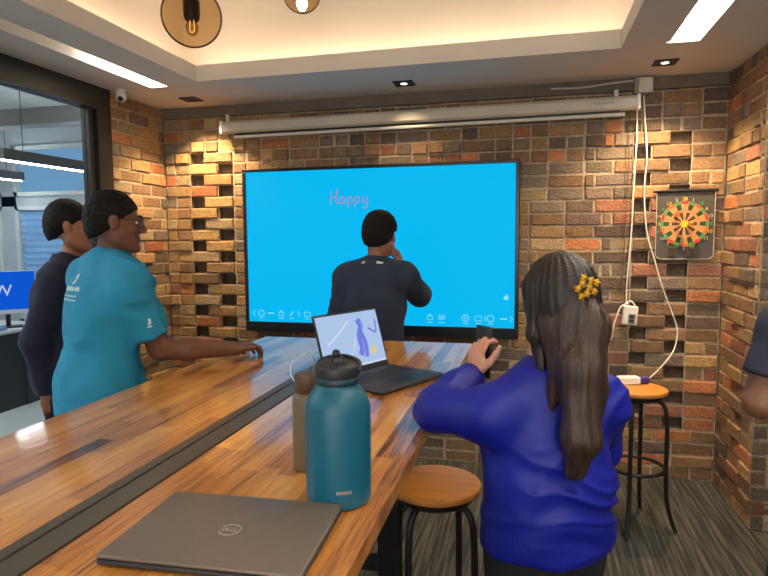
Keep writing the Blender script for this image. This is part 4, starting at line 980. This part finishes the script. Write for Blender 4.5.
# ---- man in the teal polo
def teal_man():
    f = nz((.50, .866, 0)); r = f.cross(UP).normalized(); c0 = V((-1.635, 2.02, 0))
    J = dict(fwd=f, hip=c0 + V((-.03, -.03, .93)), chest=c0 + V((-.01, -.01, 1.26)), neck=c0 + f * .015 + UP * 1.465, head=c0 + f * .03 + UP * 1.56)
    J['SR'] = c0 + r * .185 + f * .02 + UP * 1.40; J['SL'] = c0 - r * .185 + UP * 1.41
    J['ER'] = V((-1.43, 2.06, 1.135)); J['WR'] = V((-1.205, 2.265, 1.105))
    J['EL'] = J['SL'] + V((-.02, .06, -.28)); J['WL'] = J['EL'] + f * .14 + UP * -.2
    legs_for(J, 1)
    t = thing('person', 'person in a teal polo shirt and glasses leaning one hand on the table', 'person', (c0.x, c0.y, 0), 'people in the room')
    sk = skin('skin_deep_brown', (112, 72, 54)); b, f, r, ax = body_solid(J); arm_solid(b, J, 'L', 1.1); arm_solid(b, J, 'R', 1.13); leg_solid(b, J, 'L'); leg_solid(b, J, 'R')
    hand(b, J['WR'], (.30, .95, -.02), (.1, .1, -1), (-.9, .3, 0), (.3, .45, .4), 1.08); hand(b, J['WL'], (.1, .1, -1), r, f, (.3, .4, .35))
    hf = nz((.768, .638, -.06)); hc_ = V((-1.588, 2.03, 1.637)); P_, hax = head_solid(b, hc_, hf, .97)
    solid_obj('body', b, .005, sk, t)
    face_bits(t, P_, .97, hf, 'iris', 'hairblack'); male_hair(t, P_, hax, .97, .0045, .006)
    # polo shirt
    tm = mat('teal_polo_cloth', srgb(26, 136, 172), .8, var=.08, vscale=12, bump=.25, bscale=300)
    g, *_ = body_solid(J); g.p = g.p[:-1]; g = g.grow(.024); cl = [((0, 0, -1), (0, 0, .86))]
    g.p = [q[:-2] + (cl, q[-1]) for q in g.p]
    g.ell(J['hip'] + UP * .02, ax, (.195, .148, .24), .05, cl)
    for sd in 'LR':
        S, E = J['S' + sd], J['E' + sd]; dn = nz(E - S); q_ = S + (E - S) * .72
        g.cone(S + dn * .02, S + (E - S) * .8, .060, .072, .05, [(dn, q_)])
    shirt = solid_obj('polo_shirt', g, .006, tm, t, folds(.014, (.5, .3, .9), 8, 3.1))
    collar(t, J['neck'] + UP * .016, f, tm, .073, .04)
    wm = mat('shirt_print_white', srgb(206, 232, 232), .8, var=.03)
    mk = MB(); flat_stroke(mk, [(-.006, .028), (.008, .034), (.012, .05), (.0, .06), (-.01, .048)], .006)
    for k, (x0_, x1_) in enumerate(((-.06, -.028), (-.02, .004), (.014, .022), (.034, .062))):
        flat_stroke(mk, [(x0_, .0), (x0_ + .25 * (x1_ - x0_), .016), (x0_ + .5 * (x1_ - x0_), .002), (x0_ + .75 * (x1_ - x0_), .015), (x1_, .0)], .003)
    for zz in (-.022, -.037):
        x_ = -.062
        while x_ < .06: flat_stroke(mk, [(x_, zz), (x_ + .005, zz + .007), (x_ + .010, zz)], .0014); x_ += .0125
    o_ = V((J['chest'].x, J['chest'].y, 1.375)) - f * .4 - r * .005
    surf_marks(shirt, mk, basis(o_, r, UP), wm, 'back_print', shirt)
    sm = MB(); flat_stroke(sm, [(0, 0), (.004, .012), (.0, .024)], .005); flat_stroke(sm, [(-.006, -.008), (.012, -.006)], .003)
    S, E = J['SR'], J['ER']; q_ = S + (E - S) * .58; od = nz(r * .8 - f * .35 + V((0, 0, .0)))
    surf_marks(shirt, sm, basis(q_ + od * .3, UP.cross(od), UP), wm, 'sleeve_print', shirt)
    # trousers, shoes, glasses
    g = Solid(); g.ell(J['hip'], ax, (.166, .116, .12), .04); [leg_solid(g, J, sd, 1, .014, False) for sd in 'LR']; g.p = [q[:-2] + ([((0, 0, -1), (0, 0, .05))], q[-1]) for q in g.p]
    solid_obj('trousers', g, .008, mat('charcoal_trousers', srgb(44, 44, 50), .85, var=.1, bump=.2, bscale=200), t); shoes(t, J, 'black')
    gl = obj('glasses', MB().tube([P_(-.008, .112, .006), P_(.008, .112, .006)], .0016, 6), 'black', t)
    for sg in (-1, 1):
        rim = [P_(sg * (.033 + .026 * math.cos(a)), .108 - .010 * abs(math.cos(a) * .5 + .5), .002 + .02 * math.sin(a)) for a in [k * math.pi / 8 for k in range(16)]]
        obj('rim', MB().tube(rim, .0017, 6, True), 'black', gl); obj('temple', MB().tube([P_(sg * .06, .098, .006), P_(sg * .076, .05, .010), P_(sg * .0785, -.01, .016), P_(sg * .078, -.03, -.004)], .0017, 6), 'black', gl)
        obj('lens', MB().add(rim, [tuple(range(16))]), 'glass', gl)
teal_man()

def navy_man():
    f = nz((.76, .65, 0)); r = f.cross(UP).normalized(); c0 = V((-2.235, 2.42, 0))
    J = dict(fwd=f, hip=c0 + UP * .92, chest=c0 + UP * 1.25, neck=c0 + f * .05 + UP * 1.45, head=c0 + f * .085 + UP * 1.545)
    J['SR'] = c0 + r * .18 + UP * 1.385; J['SL'] = c0 - r * .18 + UP * 1.395
    J['ER'] = V((-2.215, 2.24, 1.10)); J['WR'] = V((-2.185, 2.27, .855)); J['EL'] = J['SL'] + V((-.02, .0, -.28)); J['WL'] = J['EL'] + f * .08 - UP * .24
    legs_for(J, 1)
    t = thing('person', 'person in a dark navy long sleeved shirt behind the teal polo', 'person', (c0.x, c0.y, 0), 'people in the room')
    sk = skin('skin_warm_brown', (158, 104, 78)); b, f, r, ax = body_solid(J); [arm_solid(b, J, q) or leg_solid(b, J, q) for q in 'LR']
    hand(b, J['WR'], (.15, .1, -1), r * -1, f, (.3, .4, .35)); hand(b, J['WL'], (.05, .05, -1), r, f, (.3, .4, .35))
    hf = nz((.80, .60, -.03)); hc_ = V((-2.145, 2.42, 1.632)); P_, hax = head_solid(b, hc_, hf, .97); solid_obj('body', b, .006, sk, t)
    face_bits(t, P_, .97, hf, 'iris', 'hairblack'); male_hair(t, P_, hax, .97, .003, .012)
    m_ = mat('navy_shirt_cloth', srgb(27, 31, 52), .85, var=.12, vscale=10, bump=.2, bscale=300)
    g, *_ = body_solid(J); g.p = g.p[:-1]; g = g.grow(.016); cl = [((0, 0, -1), (0, 0, .84))]; g.p = [q[:-2] + (cl, q[-1]) for q in g.p]; g.ell(J['hip'], ax, (.176, .128, .17), .05, cl)
    for sd in 'LR':
        S, E, Wq = J['S' + sd], J['E' + sd], J['W' + sd]; g.cone(S, E, .066, .058, .04); g.cone(E, Wq, .058, .042, .03, [(nz(Wq - E), Wq - nz(Wq - E) * .0)])
    solid_obj('shirt', g, .007, m_, t, folds(.005, (.3, .2, .9), 9, 8.2)); collar(t, J['neck'] + UP * .008, f, m_, .070, .036)
    g = Solid(); g.ell(J['hip'], ax, (.166, .116, .12), .04); [leg_solid(g, J, sd, 1, .014, False) for sd in 'LR']; g.p = [q[:-2] + ([((0, 0, -1), (0, 0, .05))], q[-1]) for q in g.p]
    solid_obj('trousers', g, .008, mat('black_trousers', srgb(30, 30, 36), .85, var=.1, bump=.2, bscale=200), t); shoes(t, J, 'black')
navy_man()

def presenter():
    f = nz((.10, 1, 0)); r = f.cross(UP).normalized(); c0 = V((-.815, 3.10, 0)); q_ = lambda x, y, z: V((x * .94, y * .94, 1.57 + (z - 1.57) * .94))
    J = dict(fwd=f, hip=c0 + UP * .88, chest=c0 + UP * 1.21, neck=c0 + f * .02 + UP * 1.415, head=c0 + f * .035 + UP * 1.50)
    J['SL'] = c0 - r * .172 + UP * 1.345; J['SR'] = c0 + r * .168 + UP * 1.355
    J['EL'] = q_(-1.10, 3.31, 1.07); J['WL'] = q_(-1.075, 3.42, .84); J['ER'] = q_(-.642, 3.47, 1.225); J['WR'] = q_(-.738, 3.43, 1.40)
    legs_for(J, 1)
    t = thing('person', 'person in a dark shirt standing in front of the cyan display, hand at chin', 'person', (c0.x, c0.y, 0), 'people in the room')
    sk = skin('skin_tan_brown', (150, 100, 76)); b, f, r, ax = body_solid(J); [arm_solid(b, J, q) or leg_solid(b, J, q) for q in 'LR']
    hand(b, J['WR'], (-.25, -.12, .85), (-.9, -.2, -.1), (.2, -1, .2), (.5, .7, .5)); hand(b, J['WL'], (.05, .1, -1), r, f, (.3, .4, .35))
    hf = nz((.22, 1, -.04)); hc_ = V((-.79, 3.135, 1.585)); P_, hax = head_solid(b, hc_, hf, .98); solid_obj('body', b, .006, sk, t)
    face_bits(t, P_, .98, hf, 'iris', 'hairblack'); male_hair(t, P_, hax, .98, .004, .010, -.012, .005, .012)
    m_ = mat('dark_shirt_cloth', srgb(34, 46, 68), .85, var=.12, vscale=10, bump=.2, bscale=300)
    g, *_ = body_solid(J); g.p = g.p[:-1]; g = g.grow(.018); cl = [((0, 0, -1), (0, 0, .80))]; g.p = [q[:-2] + (cl, q[-1]) for q in g.p]; g.ell(J['hip'], ax, (.178, .13, .17), .05, cl)
    for sd in 'LR':
        S, E, Wq = J['S' + sd], J['E' + sd], J['W' + sd]; g.cone(S, E, .068, .060, .04); g.cone(E, Wq, .060, .042, .03, [(nz(Wq - E), Wq)])
    sh = solid_obj('shirt', g, .007, m_, t, folds(.006, (.3, .2, .9), 8, 5.2)); collar(t, J['neck'] - UP * .012, f, m_, .066, .036)
    lan = MB(); lan.tube([J['neck'] + q for q in (r * -.078 + UP * .0 - f * .02, r * -.04 + UP * .022 - f * .072, r * .04 + UP * .022 - f * .072, r * .078 - f * .02)], .005, 6); obj('lanyard', lan, 'lapdark', t)
    obj('lanyard_clip', MB().tube([J['neck'] + r * -.066 + UP * .014 - f * .058, J['neck'] + r * -.038 + UP * .024 - f * .076], .0068, 6), 'white', t); obj('lanyard_clip', MB().tube([J['neck'] + r * .03 + UP * .024 - f * .078, J['neck'] + r * .062 + UP * .016 - f * .062], .0068, 6), 'white', t)
    g = Solid(); g.ell(J['hip'], ax, (.166, .116, .12), .04); [leg_solid(g, J, sd, 1, .014, False) for sd in 'LR']; g.p = [q[:-2] + ([((0, 0, -1), (0, 0, .05))], q[-1]) for q in g.p]
    solid_obj('trousers', g, .008, mat('dark_grey_trousers', srgb(34, 36, 42), .85, var=.1, bump=.2, bscale=200), t); shoes(t, J, 'black')
presenter()

def woman():
    f = nz((-.42, .91, 0)); r = f.cross(UP).normalized(); c0 = V((.045, 1.56, 0))
    J = dict(fwd=f, hip=c0 + UP * .78, chest=c0 + UP * 1.04, neck=c0 + f * .01 + UP * 1.205, head=c0 + f * .02 + UP * 1.34)
    J['SL'] = c0 - r * .15 + UP * 1.118; J['SR'] = c0 + r * .152 + UP * 1.13
    J['EL'] = V((-.240, 1.565, 1.105)); J['WL'] = V((-.155, 1.715, 1.170)); J['ER'] = V((.192, 1.76, .985)); J['WR'] = V((.06, 1.86, 1.02))
    legs_for(J, .9, .08)
    t = thing('person', 'person with long brown hair in a royal blue sweater holding up a phone', 'person', (c0.x, c0.y, 0), 'people in the room')
    sk = skin('skin_light', (208, 150, 122)); s = .88; b, f, r, ax = body_solid(J, s, True); [arm_solid(b, J, q, .84) or leg_solid(b, J, q, s) for q in 'LR']
    hand(b, J['WL'], (.08, .12, 1), (.75, .65, 0), (.35, -.5, .0), (.45, .75, .55), .92, .35); hand(b, J['WR'], (-.8, .5, .25), (.1, .3, 1), (-.1, .3, .9), (.4, .5, .4), .9)
    hf = nz((-.55, .83, -.02)); hc_ = V((.068, 1.565, 1.415)); hs = .93; P_, hax = head_solid(b, hc_, hf, hs, True); solid_obj('body', b, .005, sk, t)
    face_bits(t, P_, hs, hf, 'iris', 'hairblack')
    # hair: cap drawn back to a clip, then a long fall down the back
    hm = mat('brown_hair', srgb(32, 23, 20), .42, var=.4, vscale=16, bump=.7, bscale=26, spec=.5, stretch=(9, 9, .5))
    hm2 = mat('brown_hair_fall', srgb(54, 37, 29), .42, var=.5, vscale=9, bump=.8, bscale=20, spec=.5, stretch=(12, 12, .6))
    hr, hfv, hu = [V(q) for q in hax]; g = Solid(); n1 = nz(hu * -1 + hfv * .9); cl = [(n1, P_(0, .012, -.012))]
    g.ell(P_(0, -.014, .026), hax, (.088 * hs, .108 * hs, .098 * hs), .02, cl); g.ell(P_(0, -.05, -.03), hax, (.082 * hs, .07 * hs, .095 * hs), .03)
    for sg in (-1, 1): g.cone(P_(sg * .07, .015, .03), P_(sg * .074, -.005, -.095), .024, .02, .03); g.cone(P_(sg * .074, -.005, -.095), P_(sg * .066, -.02, -.19), .02, .012, .02)
    strand = lambda a, fr, am: (lambda p: am * math.sin(fr * math.atan2((p - hc_).dot(hr), -(p - hc_).dot(hfv) + .02) + 6 * mnoise.noise(p * 7)))
    solid_obj('hair', g, .005, hm, t, strand(0, 34, .0016))
    cp = P_(-.012, -.117, .035)
    fl = Solid(); q0 = P_(-.012, -.098, .012); q1 = P_(.018, -.112, -.07); q2 = V((.118, 1.452, 1.26)); q3 = V((.118, 1.418, 1.10)); q4 = V((.106, 1.42, 1.022))
    fl.cone(q0, q1, .028, .042, .03); fl.cone(q1, q2, .042, .05, .03); fl.cone(q2, q3, .05, .042, .03); fl.cone(q3, q4, .042, .026, .03)
    l1 = P_(-.03, -.075, -.08); l2 = V((.03, 1.465, 1.24)); l3 = V((.05, 1.44, 1.13)); fl.cone(P_(-.03, -.075, -.03), l1, .04, .04, .03); fl.cone(l1, V((.05, 1.478, 1.13)), .036, .012, .03); fl.cone(P_(-.055, -.03, -.06), P_(-.03, -.06, -.15), .034, .03, .03)
    rr_ = P_(.05, -.07, -.09); fl.cone(P_(.04, -.06, .0), rr_, .04, .04, .03); fl.cone(rr_, V((.152, 1.49, 1.2)), .04, .03, .03); fl.cone(V((.152, 1.49, 1.2)), V((.135, 1.455, 1.06)), .03, .018, .03)
    solid_obj('hair_fall', fl, .005, hm2, t, lambda p: .0016 * math.sin(190 * (p.x * .96 + p.y * .25) + 5 * mnoise.noise(p * 4)) + .0022 * mnoise.noise(V((p.x * 60, p.y * 60, p.z * 5))))
    clip = obj('hair_clip', MB().tube([cp + hr * .03 - hu * .004, cp - hfv * .012, cp - hr * .03 - hu * .004], .006, 8), 'brownlid', t, smooth=True)
    random.seed(3)
    gold = mat('clip_gold', srgb(196, 150, 40), .35, .5, var=.15)
    for k in range(9):
        a = k * 2.4; rad = .006 + .0075 * math.sqrt(k); pc = cp - hfv * .014 + hr * rad * math.cos(a) * 1.15 + hu * rad * math.sin(a) * .95
        fb_ = MB(); fb_.sphere(pc, .0065, 8)
        for j in range(5):
            an = j * 2 * math.pi / 5; fb_.sphere(pc + (hr * math.cos(an) + hu * math.sin(an)) * .0062 - hfv * .001, .0042, 6)
        obj('flower_bead', fb_, gold, clip, smooth=True, angle=180)
    # sweater
    bm_ = mat('royal_blue_knit', srgb(12, 24, 140), .5, var=.10, vscale=10, bump=.25, bscale=260, spec=.4)
    g, *_ = body_solid(J, s, True); g.p = g.p[:-1]; g = g.grow(.016); cl = [((0, 0, -1), (0, 0, .782))]; g.p = [q[:-2] + (cl, q[-1]) for q in g.p]
    g.ell(J['hip'] + UP * .03, ax, (.165, .128, .19), .06, cl); g.ell(J['hip'] + UP * .17, ax, (.152, .118, .17), .06, cl)
    for sd in 'LR':
        S, E, Wq = J['S' + sd], J['E' + sd], J['W' + sd]; dn = nz(Wq - E)
        g.cone(S, E, .062, .057, .05); g.cone(E, E.lerp(Wq, .5), .057, .054, .03); g.cone(E.lerp(Wq, .5), Wq - dn * .004, .052, .037, .02, [(dn, Wq - dn * .004)])
    base = folds(.006, (-.5, .1, .85), 9, 1.7)
    def sw(p):
        k = max(0, 1 - abs(p.z - .93) / .2) * max(0, min(1, (p.x + .06) * 7)); q = p.z * .83 + p.x * .55
        return base(p) * 1.3 + k * .022 * (1 - 2.0 * abs(mnoise.noise(V((q * 17 + mnoise.noise(p * 5) * 1.6, p.x * 2.5, 4)))))
    solid_obj('sweater', g, .0055, bm_, t, sw); collar(t, J['neck'] - UP * .02, f, bm_, .06, .03)
    g = Solid(); g.ell(J['hip'], ax, (.15, .11, .12), .04); [leg_solid(g, J, sd, s, .012, False) for sd in 'LR']; g.p = [q[:-2] + ([((0, 0, -1), (0, 0, .05))], q[-1]) for q in g.p]
    solid_obj('trousers', g, .008, mat('black_jeans', srgb(24, 24, 28), .85, var=.1, bump=.2, bscale=200), t); shoes(t, J, 'black')
    # phone held in the left hand
    wl = J['WL']; pc = wl + V((.022, .036, .062)) ; t2 = thing('phone', 'black phone held up in the hand of the person in blue', 'phone', pc)
    B = basis(pc, (.65, -.70, .0), (.03, .08, 1))
    obj('phone_body', MB().rbox((-.036, -.075, -.0042), (.036, .075, .0042), .0035, 3, mtx=B), 'black', t2, smooth=True)
    obj('phone_screen', MB().rbox((-.033, -.071, -.0048), (.033, .071, -.004), .0004, 1, mtx=B), 'keys', t2)
    obj('camera_bump', MB().rbox((.006, .045, .004), (.03, .069, .0058), .0008, 1, mtx=B), 'lapdark', t2)
woman()

def right_man():
    f = nz((-.25, .97, 0)); r = f.cross(UP).normalized(); c0 = V((.930, 2.06, 0))
    J = dict(fwd=f, hip=c0 + V((.008, 0, .85)), chest=c0 + UP * 1.15, neck=c0 + f * .02 + UP * 1.37, head=c0 + f * .03 + UP * 1.47)
    J['SL'] = c0 - r * .185 + UP * 1.285; J['SR'] = c0 + r * .195 + UP * 1.335
    J['EL'] = V((.682, 1.99, 1.06)); J['WL'] = V((.83, 2.2, 1.10)); J['ER'] = J['SR'] + V((.04, .05, -.28)); J['WR'] = V((1.0, 2.3, 1.09))
    legs_for(J, 1.1, .10)
    t = thing('person', 'person in a dark navy t-shirt with bent arm at the right edge', 'person', (c0.x, c0.y, 0), 'people in the room')
    sk = skin('skin_mid_brown', (128, 86, 62)); b, f, r, ax = body_solid(J, 1.03); [arm_solid(b, J, q, 1.12) or leg_solid(b, J, q, 1.05) for q in 'LR']
    hand(b, J['WL'], (.75, .45, .1), (.2, -.9, 0), (0, 0, 1), (.4, .5, .4)); hand(b, J['WR'], (-.8, .2, .1), (-.1, -.9, 0), (0, 0, 1), (.4, .5, .4))
    hf = nz((-.35, .93, -.03)); hc_ = c0 + f * .045 + UP * 1.565; P_, hax = head_solid(b, hc_, hf, .98); solid_obj('body', b, .006, sk, t)
    face_bits(t, P_, .98, hf, 'iris', 'hairblack'); male_hair(t, P_, hax, .98, .004, .008)
    m_ = mat('navy_tee_cloth', srgb(36, 40, 58), .85, var=.12, vscale=10, bump=.2, bscale=300)
    g, *_ = body_solid(J, 1.03); g.p = g.p[:-1]; g = g.grow(.016); cl = [((0, 0, -1), (0, 0, .82))]; g.p = [q[:-2] + (cl, q[-1]) for q in g.p]; g.ell(J['hip'], ax, (.18, .132, .17), .05, cl)
    for sd in 'LR':
        S, E = J['S' + sd], J['E' + sd]; dn = nz(E - S); g.cone(S - dn * .01, S + (E - S) * .75, .070, .074, .04, [(dn, S + (E - S) * .66)])
    solid_obj('t_shirt', g, .007, m_, t, folds(.005, (.3, .2, .9), 8, 11.2)); collar(t, J['neck'] - UP * .03, f, m_, .07, .022, name='neckband')
    g = Solid(); g.ell(J['hip'], ax, (.175, .122, .12), .04); [leg_solid(g, J, sd, 1.05, .02, False) for sd in 'LR']; g.p = [q[:-2] + ([((0, 0, -1), (0, 0, .05))], q[-1]) for q in g.p]
    solid_obj('trousers', g, .008, mat('dark_jeans', srgb(32, 34, 42), .85, var=.1, bump=.2, bscale=200), t); shoes(t, J, 'black')
right_man()
